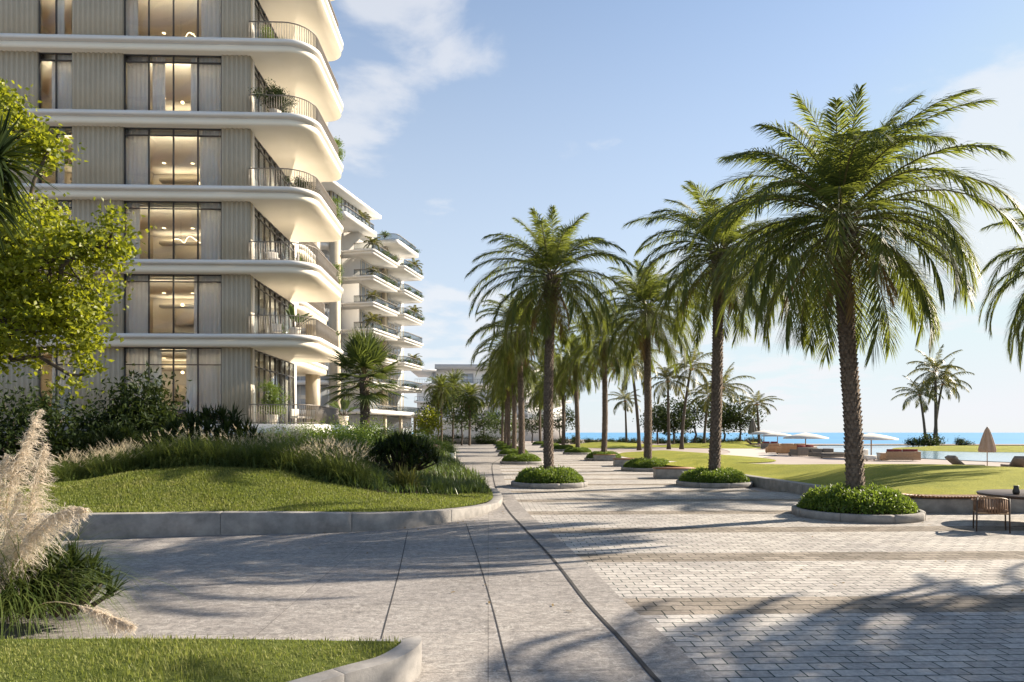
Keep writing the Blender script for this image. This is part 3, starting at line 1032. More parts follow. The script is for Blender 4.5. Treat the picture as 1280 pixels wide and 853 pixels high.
# kitchen cupboards and shelving glimpsed in the rooms
for i, (zz, w) in enumerate(((0.0, 0), (0.2, 1), (0.0, 2))):
    z0 = z_top[i]
    cb = NM()
    cb.span((-19.6, 43.0, z0 + 0.02), (-15.5, 43.55, z0 + 0.95))
    for q in np.arange(-19.5, -15.6, 0.62): cb.span((q, 42.9, z0 + 0.03), (q + 0.5, 42.99, z0 + 0.85))
    tp(cb, 'sideboard', M['darkwood'])
    tp(NM().span((-19.4, 43.1, z0 + 1.5), (-16.4, 43.58, z0 + 2.5)), 'wall_cupboard', M['room'])


def railing(path, z, h=1.05, spacing=0.13, parent=None, name='balcony_railing', mat=None):
    P = np.array(path, float)
    seg = np.r_[0, np.cumsum(np.linalg.norm(np.diff(P, axis=0), axis=1))]
    m = NM()
    n = int(seg[-1] / spacing)
    for t in np.linspace(0, seg[-1], n):
        j = min(np.searchsorted(seg, t, 'right') - 1, len(P) - 2)
        f = (t - seg[j]) / (seg[j + 1] - seg[j])
        q = P[j] + (P[j + 1] - P[j]) * f
        dr = P[j + 1] - P[j]
        m.box((q[0], q[1], z + h / 2), (0.014, 0.045, h - 0.03), math.atan2(dr[1], dr[0]))
    m.strip(offset(P, -0.03), 0.06, z + h - 0.03, z + h + 0.012)
    m.strip(offset(P, -0.015), 0.03, z + 0.06, z + 0.09)
    return tp(m, name, mat or M['rail'], parent or tower)


def rail_path(i=0.28, far=44.6):
    p = rounded([(WX + 0.02, FY - 0.45 + i), (-9.2 - i, FY - 0.45 + i), (-9.2 - i, far), (WX + 0.02, far)], [0, 1.5, 1.2, 0], 8)
    return p


def rail2_path(i=0.28):
    return rounded([(-17.2, 47.0 + i), (-12.7 - i, 47.0 + i), (-12.7 - i, 56.0 - i), (-17.2, 56 - i)], [0, 1.2, 1.2, 0], 6)


for i in range(0, 7):
    railing(rail_path(), z_top[i] + 0.002)
    if i: railing(rail2_path(), z_top[i] + 0.002, spacing=0.16)

# low planter walls stepping down from the terrace
tag(NM().strip(catmull([Wd(300, 34.5)[:2], Wd(345, 33.8)[:2], Wd(392, 33.2)[:2], Wd(440, 34)[:2]], 6), 0.35, 0.6, 2.06).build('planter_wall', M['kerb'], bevel=0.02), 'pale concrete planter wall in front of the ground floor terrace railing', 'low wall')
tag(NM().strip(np.array([Wd(-60, 31)[:2], Wd(75, 31)[:2], Wd(160, 31)[:2]]), 0.4, 0.6, 2.5).build('ledge_wall', M['kerb'], bevel=0.02), 'grey ledge wall behind the big dark shrubs under the green tree', 'low wall')


# ================================================================== SECOND TOWER
def frame_obj(root):
    """local coordinates of a turned building"""
    return root


tw2 = empty('terraced_tower', (-16.8, 101.0, 0), -R(15), 'white apartment tower further back with planted stepped terraces', 'building')
LV = [5.3, 9.6, 13.55, 17.5, 21.4, 25.3, 29.2]
s2 = M['white']


def t2(nm, name, mat, parent=tw2, **kw):
    return nm.build(name, mat, parent, **kw)


def outA(x0, x1, y0, y1, r=0.5):
    return rounded([(x0, y0), (x1, y0), (x1, y1), (x0, y1)], [0.0, r, r, 0.0], 5)


for j, z in enumerate(LV):
    t2(NM().prism(outA(-9, 0, 0, 10.2, .5), z - 0.26, z).prism(outA(-9, -.25, .25, 9.9, .4), z - 0.62, z - .262), 'terrace_slab', s2)
    t2(NM().prism(outA(-9, 0.7, 10.3, 19.4, .5), z - 0.265, z - 0.005).prism(outA(-9, .45, 10.55, 19.1, .4), z - 0.625, z - .267), 'terrace_slab', s2)
    t2(NM().prism(outA(-22, -5.2, -4.5, 2, 0.6), z - 0.55, z - 0.01), 'terrace_slab', s2)
t2(NM().prism(outA(-13, -1.8, -5.5, 5.5), 33.1 - 0.62, 33.1), 'penthouse_terrace', s2)
t2(NM().prism(outA(-9, 0.2, 8.5, 18.2), 32.9 - 0.62, 32.9), 'penthouse_terrace', s2)
t2(NM().prism(outA(-16, -3.5, -9, 11, 0.4), 37.1, 37.5), 'roof', s2)
t2(NM().span((-15, -3.0, 33.1), (-5.2, 10, 37.05)), 'penthouse_wall', M['panel'])
m = NM()
for q in np.arange(-2.6, 9.6, 1.2): m.span((-5.16, q, 33.15), (-5.06, q + 0.1, 37.0))
for q in np.arange(-14.6, -5.4, 1.3): m.span((q, -3.1, 33.15), (q + 0.1, -3.02, 37.0))
t2(m, 'penthouse_mullions', M['frame'])
t2(NM().span((-14.8, -3.02, 33.3), (-5.4, -3.005, 36.9)).span((-5.19, -2.8, 33.3), (-5.175, 9.6, 36.9)), 'penthouse_glazing', M['towerglass'])
t2(NM().span((-22, 2.2, 0), (-3.4, 20, 33)), 'tower_core', M['white'])
# glazing bands on the sea side and facing the camera
for j, z in enumerate([0.3] + LV[:-1]):
    z1 = LV[j] - 0.95
    w = t2(NM().span((-3.38, 2.6, z + 0.05), (-3.3, 19.6, z1)), 'window', M['towerglass'])
    mm = NM()
    for q in np.arange(2.6, 19.7, 1.4): mm.span((-3.28, q, z + 0.05), (-3.2, q + 0.09, z1))
    t2(mm, 'mullion', M['room'], w)
    w = t2(NM().span((-21, -2.6, z + 0.05), (-6.2, 2.15, z1 + 0.3)), 'window', M['towerglass'])
    mm = NM()
    for q in np.arange(-21, -6, 1.5): mm.span((q, -2.68, z + 0.05), (q + 0.09, -2.61, z1 + 0.3))
    t2(mm, 'mullion', M['white'], w)
t2(NM().span((-5.1, -3.9, 0), (-3.9, -2.7, 32.1)), 'column', M['panel'])
t2(NM().span((-3.0, 9.6, 0), (-2.2, 10.4, 32.0)), 'column', M['panel'])
for j, z in enumerate(LV):
    for (x0, x1, y0, y1) in ((-3.3, -0.2, 0.2, 10.0), (-3.3, 0.7, 10.7, 19.2)):
        p = rounded([(x0, y0), (x1, y0), (x1, y1), (x0, y1)], [0, 1.0, 1.0, 0], 4)
        mm = NM().strip(p, 0.05, z + 0.05, z + 0.95)
        t2(mm, 'balustrade', M['balglass'])
        t2(NM().strip(offset(p, -0.02), 0.09, z + 0.952, z + 1.02), 'handrail', M['rail'])
for (x0, x1, y0, y1, z) in ((-12.8, -2.0, -5.3, 5.3, 33.1), (-9, 0.0, 8.7, 18.0, 32.9)):
    p = rounded([(x0, y0), (x1, y0), (x1, y1), (x0, y1)], [0, 1.0, 1.0, 0], 4)
    t2(NM().strip(p, 0.05, z + 0.05, z + 0.95), 'balustrade', M['balglass'])
    t2(NM().strip(offset(p, -0.02), 0.09, z + 0.952, z + 1.02), 'handrail', M['rail'])
# entrance canopy at its foot
t2(NM().prism(outA(-8, 3.2, -8, 16, 0.5), 4.7, 5.25), 'entrance_canopy', s2)
for q in (-7, -1, 5, 11): t2(NM().span((1.9, q, 0.2), (2.3, q + 0.4, 4.69)), 'canopy_post', M['panel'])
t2(NM().span((-3.2, -6, 0.2), (0.4, 14, 4.6)), 'lobby_glazing', M['towerglass'])

# ------------------------------------------------------------------ low building at the end of the promenade
lb = empty('distant_building', (-15, 172, 0), 0, 'low white building with flat roof closing the view beyond the palms', 'building')


def l2(nm, name, mat, parent=lb, **kw):
    return nm.build(name, mat, parent, **kw)


l2(NM().span((-3, 1.5, 0), (34, 22, 13.9)), 'wall', M['farwhite'])
l2(NM().span((-3.5, -1, 13.9), (36, 22, 14.5)), 'terrace_slab', M['farwhite'])
l2(NM().span((-3.5, -1, 9.6), (36, 1.5, 10.1)), 'terrace_slab', M['farwhite'])
l2(NM().span((-3.5, -1, 5.2), (36, 1.5, 5.7)), 'terrace_slab', M['farwhite'])
l2(NM().span((1, 3, 14.5), (33, 20, 18.2)), 'penthouse_wall', M['farwhite'])
l2(NM().span((-4.5, 0, 17.6), (2, 20, 18.0)), 'roof_edge', M['farwhite'])
l2(NM().span((1.5, 1.2, 18.21), (34, 21, 19.4)), 'roof', M['greyroof'])
for (a, b, z0, z1, y) in ((0.6, 1.6, 14.6, 17.5, 2.9), (8, 11.2, 14.6, 17.2, 2.9), (13.5, 14.6, 14.6, 17, 2.9), (18, 21, 14.6, 17.2, 2.9), (25, 28, 14.6, 17.2, 2.9),
                          (1, 3, 10.3, 13, 1.4), (6, 9, 10.3, 13, 1.4), (13, 17, 10.3, 13, 1.4), (20, 23, 10.3, 13, 1.4), (27, 30, 10.3, 13, 1.4),
                          (2, 5, 6, 9, 1.4), (9, 12, 6, 9, 1.4), (15, 18, 6, 9, 1.4), (22, 25, 6, 9, 1.4), (28, 31, 6, 9, 1.4)):
    w = l2(NM().span((a, y - 0.05, z0), (b, y + 0.05, z1)), 'window', M['towerglass'])
    l2(NM().span(((a + b) / 2 - 0.06, y - 0.12, z0), ((a + b) / 2 + 0.06, y - 0.055, z1)), 'mullion', M['rail'], w)
for z in (14.5, 10.1, 5.7):
    m = NM()
    m.span((-3.3, -0.9, z + 0.95), (35.8, -0.84, z + 1.02))
    for q in np.arange(-3.3, 35.8, 0.6): m.span((q, -0.89, z), (q + 0.05, -0.85, z + 0.95))
    l2(m, 'balustrade', M['rail'])

# ================================================================== RIGHT SIDE WALLS AND BENCHES
bw = tag(sections(bench_line, 0.4, -0.05, BH, 1, 3.0).build('curved_retaining_wall', M['kerb'], bevel=0.015), 'curved grey retaining wall holding the seaward lawn behind the planters', 'low wall')
# slatted seat on the wall: many slats across, two bearers
sb = empty('slatted_bench', (0, 0, 0), 0, 'long brown slatted bench seat on top of the curved wall behind the chair', 'bench')
seg = bench_line[22:44]
sl = NM()
L = np.r_[0, np.cumsum(np.linalg.norm(np.diff(seg, axis=0), axis=1))]
for t in np.arange(0, L[-1], 0.085):
    j = min(np.searchsorted(L, t, 'right') - 1, len(seg) - 2)
    f = (t - L[j]) / (L[j + 1] - L[j])
    q = seg[j] + (seg[j + 1] - seg[j]) * f
    d = seg[j + 1] - seg[j]; d /= np.linalg.norm(d)
    nn = np.array((-d[1], d[0]))
    c = q + nn * 0.15
    sl.box((c[0], c[1], BH + 0.062), (0.055, 0.50, 0.05), math.atan2(d[1], d[0]))
sl.build('seat', M['wood'], sb)
NM().strip(offset(seg, 0.02), 0.06, BH + 0.002, BH + 0.036).strip(offset(seg, 0.28), 0.06, BH + 0.002, BH + 0.036).build('bearer', M['iron'], sb)


def bench_block(px, py, w, l, lab):
    p = Wg(px, py)
    o = empty('stone_bench', (p[0], p[1], 0), R(-6), lab, 'bench')
    NM().box((w / 2, l / 2, 0.20), (w, l, 0.46)).build('base', M['kerb'], o, bevel=0.02)
    m = NM()
    n = int(l / 0.12)
    for k in range(n): m.box((w / 2, 0.06 + k * l / n, 0.458), (w + 0.06, l / n - 0.02, 0.05))
    m.build('wooden_seat', M['wood'], o)


bench_block(820.5, 598.6, 1.75, 1.1, 'concrete bench with brown timber top beside the second planter of the sea row')
bench_block(769, 583.5, 1.9, 1.6, 'concrete bench with brown timber top touching the third planter of the sea row')
bench_block(742, 576.5, 1.6, 1.6, 'small concrete bench block against the fourth planter of the sea row')


# ================================================================== FURNITURE
def lounge_chair():
    o = empty('garden_chair')
    leg = []
    for (x, y, h) in ((-.29, -.27, .62), (.29, -.27, .62), (-.29, .27, .72), (.29, .27, .72)):
        NM().tube([(x, y, 0), (x * 0.96, y * 0.96, h)], [0.014, 0.018], 8).build('leg', M['darkwood'], o)
    NM().box((0, 0, 0.40), (0.58, 0.54, 0.035)).build('seat_frame', M['teak'], o, bevel=0.008)
    NM().box((0, -0.01, 0.45), (0.52, 0.50, 0.07)).build('seat_cushion', M['weave'], o, bevel=0.02)
    b = NM()
    u = np.linspace(0, math.pi, 20)
    rail = np.c_[0.31 * np.cos(u), -0.05 + 0.33 * np.sin(u) * 1.0, 0.64 + 0.09 * np.sin(u)]
    rail = np.r_[[(0.31, -0.30, 0.63)], rail, [(-0.31, -0.30, 0.63)]]
    b.tube(rail, 0.018, 8)
    b.build('back_rail', M['teak'], o, smooth=True)
    s = NM()
    for q in rail[2:-2]: s.box((q[0] * 0.985, q[1] * 0.985, 0.55), (0.036, 0.036, (q[2] - 0.41) ), math.atan2(q[1], q[0]))
    s.build('backrest', M['weave'], o)
    return o


gc = lounge_chair()
p = Wd(1239, 14.6)
place(gc, (p[0], p[1], 0), R(150), 1.0, 'brown woven armchair on thin dark legs standing on the paving by the table', 'chair')
p = Wd(1306, 15.6)
tb = empty('dining_table', (p[0], p[1], 0), R(4), 'dark round dining table cut off at the edge next to the brown armchair', 'table')
NM().lathe([(0.001, 0.70), (1.28, 0.70), (1.30, 0.685), (1.28, 0.64), (0.001, 0.64)], 56).build('tabletop', M['darkwood'], tb)
NM().lathe([(0.001, 0.0), (0.33, 0.0), (0.33, 0.03), (0.12, 0.06), (0.08, 0.4), (0.13, 0.635), (0.001, 0.637)], 24).build('pedestal', M['darkwood'], tb, smooth=True)
vs = tag(NM().lathe([(0.001, 0.0), (0.06, 0.0), (0.075, 0.07), (0.05, 0.15), (0.055, 0.2), (0.001, 0.2)], 20).build('vase', M['iron'], smooth=True), 'small dark vase standing on the round dining table', 'vase')
vs.location = (p[0] - 0.75, p[1] - 0.1, 0.70)


def lounger():
    o = empty('sun_lounger')
    NM().box((0.0, 0, 0.16), (2.0, 0.74, 0.07)).box((-0.85, -0.3, 0.065), (0.08, 0.06, 0.13)).box((-0.85, 0.3, 0.065), (0.08, 0.06, 0.13)).box((0.85, -0.3, 0.065), (0.08, 0.06, 0.13)).box((0.85, 0.3, 0.065), (0.08, 0.06, 0.13)).build('frame', M['teak'], o)
    NM().box((0.37, 0, 0.26), (1.22, 0.72, 0.12)).build('mattress', M['cushion'], o, bevel=0.03)
    b = NM().box((0, 0, 0), (0.95, 0.72, 0.14)).build('backrest', M['cushion'], o, bevel=0.035)
    b.location = (-0.58, 0, 0.46); b.rotation_euler = (0, R(36), 0)
    h = NM().box((0, 0, 0), (0.25, 0.60, 0.12)).build('head_pillow', M['cushion'], o, bevel=0.04)
    h.location = (-0.80, 0, 0.73); h.rotation_euler = (0, R(36), 0)
    return o


lg = lounger()
p = Wg(1206, 588); place(lg, (p[0], p[1], 0), R(8), 1.0, 'grey cushioned sun lounger with raised back left of the closed beige parasol', 'sun lounger', 'sun loungers by the pool')
c = copy_tree(lg); p = Wg(1268, 588.5); place(c, (p[0], p[1], 0), R(70), 1.0, 'grey sun lounger seen from behind, right of the closed beige parasol', 'sun lounger', 'sun loungers by the pool')
c = copy_tree(lg); p = Wd(942, 108); place(c, (p[0], p[1], 0), R(0), 1.3, 'dark sun lounger by the lone coconut palm near the sea', 'sun lounger', 'sun loungers by the pool')


def sofa(w, d, col, seat, back=0.72):
    o = empty('outdoor_sofa')
    NM().box((0, 0, 0.17), (w, d, 0.22)).box((0, d / 2 - 0.06, 0.45), (w, 0.12, back - 0.3)).box((-w / 2 + 0.06, 0.0, 0.38), (0.115, d - 0.26, 0.24)).box((w / 2 - 0.06, 0.0, 0.38), (0.115, d - 0.26, 0.24)).build('frame', col, o, bevel=0.02)
    for sx in (-1, 1):
        NM().box((sx * (w / 4 - 0.05), -0.05, 0.36), (w / 2 - 0.14, d - 0.2, 0.16)).build('seat_cushion', seat, o, bevel=0.04)
        NM().box((sx * (w / 4 - 0.05), d / 2 - 0.22, 0.62), (w / 2 - 0.16, 0.18, 0.42)).build('back_cushion', seat, o, bevel=0.05)
        NM().box((sx * (w / 2 - 0.1), -d / 2 + 0.1, 0.03), (0.08, 0.08, 0.06)).build('foot', M['darkwood'], o)
    return o


s1 = sofa(2.4, 1.0, M['teak'], M['redcloth']); p = Wg(1125, 576); place(s1, (p[0], p[1], 0), R(176), 1.05, 'wooden outdoor sofa with dark red cushions right of the nearest palm trunk', 'sofa', 'sofas on the sand')
s_ = sofa(2.2, 1.6, M['cushion'], M['cushion'], 1.0); p = Wg(1034, 572); place(s_, (p[0], p[1], 0), R(10), (1.1, 1.1, 0.9), 'square brown daybed alone on the sand left of the nearest palm trunk', 'daybed', 'sofas on the sand')
s3 = sofa(2.2, 1.0, M['tan'], M['tan']); p = Wg(990, 567.5); place(s3, (p[0], p[1], 0), R(180), 1.25, 'orange tan sofa in the middle of the distant seating group', 'sofa', 'sofas on the sand')
c = copy_tree(s3); p = Wg(974, 566.5); place(c, (p[0], p[1], 0), R(170), 1.15, 'orange tan sofa at the left end of the distant seating group', 'sofa', 'sofas on the sand')
s4 = sofa(1.8, 1.0, M['cushion'], M['redcloth']); p = Wg(1003, 570); place(s4, (p[0], p[1], 0), R(200), 1.2, 'brown low armchair under the thin white parasol pole', 'sofa', 'sofas on the sand')
c = copy_tree(s4); p = Wg(963, 562); place(c, (p[0], p[1], 0), R(150), 1.2, 'dark red armchair behind the orange sofas near the palm', 'sofa', 'sofas on the sand')
p = Wg(1104, 575)
o = empty('side_table', (p[0], p[1], 0), 0, 'small pale round side table beside the wooden red sofa', 'table')
NM().lathe([(0.001, 0), (0.45, 0), (0.47, 0.05), (0.42, 0.3), (0.47, 0.5), (0.001, 0.5)], 20).build('base', M['pot'], o)
NM().lathe([(0.001, 0.505), (0.50, 0.505), (0.50, 0.55), (0.001, 0.55)], 20).build('tabletop', M['canvas'], o)
p = Wg(1084, 576)
o = empty('side_chair', (p[0], p[1], 0), 0.3, 'pale seat half hidden behind the nearest palm trunk on the sand', 'chair')
NM().box((0, 0, 0.25), (0.9, 0.9, 0.3)).build('seat', M['canvas'], o, bevel=0.05)
NM().box((0, 0.38, 0.6), (0.9, 0.16, 0.5)).build('backrest', M['canvas'], o, bevel=0.05)
for sx in (-1, 1): NM().box((sx * 0.35, -0.3, 0.05), (0.07, 0.07, 0.1)).build('foot', M['teak'], o)


def closed_parasol(mat):
    o = empty('closed_parasol')
    NM().lathe([(0.001, 0.0), (0.32, 0.0), (0.32, 0.06), (0.05, 0.09), (0.001, 0.09)], 20).build('base', M['iron'], o)
    NM().tube([(0, 0, 0.05), (0, 0, 3.05)], 0.03, 10).build('pole', M['teak'], o)
    n, zz = 64, np.linspace(1.25, 3.0, 14)
    a = np.arange(n) * 2 * math.pi / n
    V = []
    for z in zz:
        t = (z - 1.25) / 1.75
        r = (0.50 * (1 - t) ** 0.75 + 0.04) * (1 if t > 0.1 else 0.85 + 1.5 * t)
        rr = r * (1 + 0.16 * np.cos(8 * a + 1.5 * t))
        V.append(np.c_[rr * np.cos(a), rr * np.sin(a), np.full(n, z)])
    i, j = np.meshgrid(np.arange(13), np.arange(n), indexing='ij'); i, j = i.ravel(), j.ravel(); k = (j + 1) % n
    NM().addm(np.concatenate(V), [np.c_[i * n + j, i * n + k, (i + 1) * n + k, (i + 1) * n + j], np.arange(n)[None, ::-1], (np.arange(n) + 13 * n)[None]]).build('folded_canopy', mat, o, smooth=True)
    return o


cp = closed_parasol(M['beige_canvas'])
p = Wg(1234, 588); place(cp, (p[0], p[1], 0), 0.3, (0.76, 0.76, 0.80), 'closed beige parasol standing between two sun loungers', 'parasol')
cp2 = closed_parasol(M['cushion'])
p = Wd(941, 118); place(cp2, (p[0], p[1], 0), 0, 1.5, 'small closed grey parasol near the lone coconut palm', 'parasol')


def open_parasol(r, h):
    o = empty('open_parasol')
    NM().lathe([(0.001, 0.0), (0.35, 0.0), (0.35, 0.07), (0.001, 0.09)], 16).build('base', M['iron'], o)
    NM().tube([(0, 0, 0.05), (0, 0, h)], 0.05, 8).build('pole', M['teak'], o)
    m = NM()
    n = 8
    a = np.arange(n) * 2 * math.pi / n
    rim = np.c_[r * np.cos(a), r * np.sin(a), np.full(n, h - 0.62)]
    mid = np.c_[0.55 * r * np.cos(a), 0.55 * r * np.sin(a), np.full(n, h - 0.26)]
    low = rim - (0, 0, 0.16)
    j = np.arange(n); kx = (j + 1) % n
    V = np.r_[[(0, 0, h + 0.05)], mid, rim, low, [(0, 0, h)], mid - (0, 0, .03), rim * (0.99, 0.99, 1) - (0, 0, .03), low * (0.99, 0.99, 1)]
    b = 3 * n + 1
    m.addm(V, [np.c_[np.zeros(n, int), 1 + j, 1 + kx], np.c_[1 + j, 1 + n + j, 1 + n + kx, 1 + kx], np.c_[1 + n + j, 1 + 2 * n + j, 1 + 2 * n + kx, 1 + n + kx],
               np.c_[np.full(n, b), b + 1 + kx, b + 1 + j], np.c_[b + 1 + j, b + 1 + kx, b + 1 + n + kx, b + 1 + n + j], np.c_[b + 1 + n + j, b + 1 + n + kx, b + 1 + 2 * n + kx, b + 1 + 2 * n + j]])
    m.build('canopy', M['canvas'], o)
    rb = NM()
    for q in rim: rb.tube([(0, 0, h - 0.05), (q[0] * 0.98, q[1] * 0.98, q[2] - 0.04)], 0.018, 5)
    rb.build('ribs', M['teak'], o)
    return o


op = open_parasol(2.1, 3.0)
for n_, (px, py, d, s, lab) in enumerate(((1007, 541.5, 64, 1.0, 'open white parasol with a thin pole over the brown low armchair'), (1089, 542, 56, 0.95, 'open white parasol just right of the nearest palm trunk'),
                                        (972, 541, 96, 1.15, 'open white parasol behind the orange tan sofas'), (955, 538, 100, 1.0, 'small open pale parasol closest to the lone coconut palm'))):
    o = op if n_ == 0 else copy_tree(op)
    p = Wd(px, d)
    place(o, (p[0], p[1], 0), 0.4 * n_, (s, s, Zat(py, d) / 3.0), lab, 'parasol', 'open parasols over the seating on the sand')


# ================================================================== VEGETATION
def strips(nm, P, D, S, L, W, droop, sag=0.0):
    """pointed leaf blades: base P, direction D, width direction S, length L, width W, fall of the tip"""
    P, D, S = (np.asarray(q, float) for q in (P, D, S))
    n = len(P)
    L = np.broadcast_to(L, (n,))[:, None]; W = np.broadcast_to(W, (n,))[:, None]; dr = np.broadcast_to(droop, (n,))[:, None]
    dn = np.array((0, 0, -1.0))
    Mi = P + D * L * 0.5 + dn * dr * 0.22
    T = P + D * L + dn * dr
    V = np.stack([P - S * W * 0.3, P + S * W * 0.3, Mi - S * W * 0.5, Mi + S * W * 0.5, T], 1).reshape(-1, 3)
    b = np.arange(n)[:, None] * 5
    return nm.addm(V, [b + np.array([[0, 1, 3, 2]]), b + np.array([[2, 3, 4]])])


def unit(v):
    return v / (np.linalg.norm(v, axis=-1, keepdims=True) + 1e-9)


def leaves(nm, P, size, r, up=0.5, aspect=0.55):
    """small folded leaves at random tilts"""
    n = len(P)
    D = unit(r.normal(size=(n, 3)) + np.array((0, 0, up)) * 0.3)
    Nn = unit(r.normal(size=(n, 3)) + np.array((0, 0, up * 2)))
    S = unit(np.cross(D, Nn))
    U = np.cross(S, D)
    L = (size * r.uniform(0.7, 1.25, n))[:, None]
    a = P
    l = P + D * L * 0.45 + S * L * aspect * 0.5 + U * L * 0.12
    q = P + D * L * 0.45 - S * L * aspect * 0.5 + U * L * 0.12
    t = P + D * L
    V = np.stack([a, l, t, q], 1).reshape(-1, 3)
    b = np.arange(n)[:, None] * 4
    return nm.add(V, np.r_[b + np.array([[0, 2, 1]]), b + np.array([[0, 3, 2]])])


def frond(nm, st, base, az, e0, bend, L, nl, ll, lw, r, vlift=0.35, droop=0.22, power=1.3, twist=0.0):
    """one feather frond: arching stalk with two ranks of leaflets"""
    m = 16
    t = np.linspace(0, 1, m)
    e = e0 - bend * t ** power
    dl = L / (m - 1)
    x = np.r_[0, np.cumsum(np.cos((e[1:] + e[:-1]) / 2) * dl)]
    z = np.r_[0, np.cumsum(np.sin((e[1:] + e[:-1]) / 2) * dl)]
    side = np.array((-math.sin(az), math.cos(az), 0)); fw = np.array((math.cos(az), math.sin(az), 0))
    sway = twist * t ** 2 * L * 0.18
    C3 = base + x[:, None] * fw + sway[:, None] * side + z[:, None] * np.array((0, 0, 1.0))
    st.tube(C3[::2], np.linspace(0.032, 0.006, m)[::2] * (L / 4.0), 5, cap=False)
    tt = np.linspace(0.13, 0.995, nl)
    tt = np.r_[tt, tt + 0.006] if nl < 20 else np.r_[tt, tt]
    sg = np.r_[np.ones(nl), -np.ones(nl)]
    tj = np.clip(tt + r.normal(0, 0.004, 2 * nl), 0, 1)
    P = np.stack([np.interp(tj, t, C3[:, k]) for k in range(3)], 1)
    T = unit(np.stack([np.interp(tj, t, np.gradient(C3[:, k], t)) for k in range(3)], 1))
    B = unit(side[None] - (T @ side)[:, None] * T)
    U = np.cross(T, B)
    U *= np.sign(U[:, 2:3] + 1e-6) if e0 > 0 else 1
    spread = np.interp(tj, [0, .5, 1], [1.15, 0.95, 0.35]) + r.normal(0, 0.07, 2 * nl)
    lift = vlift + r.normal(0, 0.14, 2 * nl)
    D = unit(np.cos(spread)[:, None] * T + np.sin(spread)[:, None] * (B * sg[:, None] * np.cos(lift)[:, None] + U * np.sin(lift)[:, None]))
    S = unit(np.cross(D, U) * 0.75 + U * 0.45 * sg[:, None])
    ln = ll * np.interp(tj, [0, .2, .55, .85, 1], [0.5, 0.95, 1.0, 0.72, 0.4]) * r.uniform(0.85, 1.1, 2 * nl)
    strips(nm, P, D, S, ln, lw, droop * ln * r.uniform(0.4, 1.6, 2 * nl))
    return C3


def palm_trunk(h, r0, r1, lean, r, scales=True):
    """a trunk that leans and bends a little, wrapped in old leaf bases"""
    m = 14
    t = np.linspace(0, 1, m)
    ax = np.c_[lean[0] * np.sin(t * math.pi / 2 * 1.0) + 0.05 * np.sin(t * 5), lean[1] * t ** 1.5, t * h]
    rad = r0 + (r1 - r0) * t + 0.10 * r0 * np.exp(-t * 14)
    nm = NM().tube(ax, rad, 14)
    if scales:
        rows = int(h / 0.11); per = 11
        for k in range(rows):
            f = (k + 0.5) / rows
            c = np.array([np.interp(f, t, ax[:, q]) for q in range(3)])
            rr = np.interp(f, t, rad)
            a = (np.arange(per) + (k % 2) * 0.5) * 2 * math.pi / per + r.normal(0, 0.05, per)
            out = np.c_[np.cos(a), np.sin(a), np.zeros(per)]
            tang = np.c_[-np.sin(a), np.cos(a), np.zeros(per)]
            w = rr * 2 * math.pi / per * 0.46
            hh = 0.10 * r.uniform(0.8, 1.2, per)[:, None]
            pr = (0.035 + 0.03 * r.random(per))[:, None]
            b = c + out * rr * 0.93
            V = np.stack([b - tang * w - (0, 0, .07), b + tang * w - (0, 0, .07), b + tang * w * 0.85 + out * pr + hh * (0, 0, .6), b - tang * w * 0.85 + out * pr + hh * (0, 0, .6), b + hh * (0, 0, .75)], 1).reshape(-1, 3)
            i = np.arange(per)[:, None] * 5
            nm.addm(V, [i + np.array([[0, 1, 2, 3]]), i + np.array([[3, 2, 4]]), i + np.array([[1, 4, 2]]), i + np.array([[0, 3, 4]])])
    return nm, ax[-1]


def date_palm(h, L, seed, nf=58, lean=(-.3, .1), r0=0.25, r1=0.20):
    r = np.random.default_rng(seed)
    o = empty('date_palm')
    tr, top = palm_trunk(h, r0, r1, lean, r)
    tr.build('trunk', M['bark'], o)
    lf, st = NM(), NM()
    for k in range(nf):
        f = (k + 0.5) / nf
        az = k * 2.39996 + r.normal(0, 0.12)
        e0 = R(86 - 122 * f ** 0.85) + r.normal(0, 0.09)
        bend = R(np.interp(f, [0, .2, .6, 1], [38, 80, 92, 58])) * r.uniform(0.85, 1.2)
        ln = L * np.interp(f, [0, .2, .5, 1], [0.64, 0.94, 1.06, 0.90]) * r.uniform(0.9, 1.06)
        b = top + np.array((0.14 * math.cos(az), 0.14 * math.sin(az), 0.30 - 0.75 * f))
        frond(lf, st, b, az, e0, bend, ln, 78, 0.76 * L / 3.9, 0.029, r, 0.25, 0.42, 1.35, r.normal(0, 0.6))
    cr = lf.build('crown', M['frond'], o)
    st.build('frond_stalks', M['rachis'], cr)
    dl_, ds_ = NM(), NM()
    for k in range(7):      # a few dry fronds hang against the trunk
        frond(dl_, ds_, top + np.array((0, 0, -.55)), k * 0.95 + r.normal(0, .2), R(-25 - 12 * (k % 3)), R(55), L * r.uniform(.45, .62), 34, .5, .03, r, .1, .6, 1.0, r.normal(0, .6))
    dl_.build('dry_fronds', M['dryfrond'], o)
    bo = NM()
    for k in range(70):     # cut stubs of old fronds under the crown
        a = k * 2.39996; zz = -0.2 - 1.0 * (k / 70)
        d = np.array((math.cos(a), math.sin(a), 0.9))
        q = top + np.array((0.17 * math.cos(a), 0.17 * math.sin(a), zz))
        bo.tube([q, q + d * 0.12, q + d * (0.22 + 0.1 * (k % 3) / 2)], [0.05, 0.04, 0.022], 5)
    bo.build('frond_stubs', M['bark'], o)
    return o


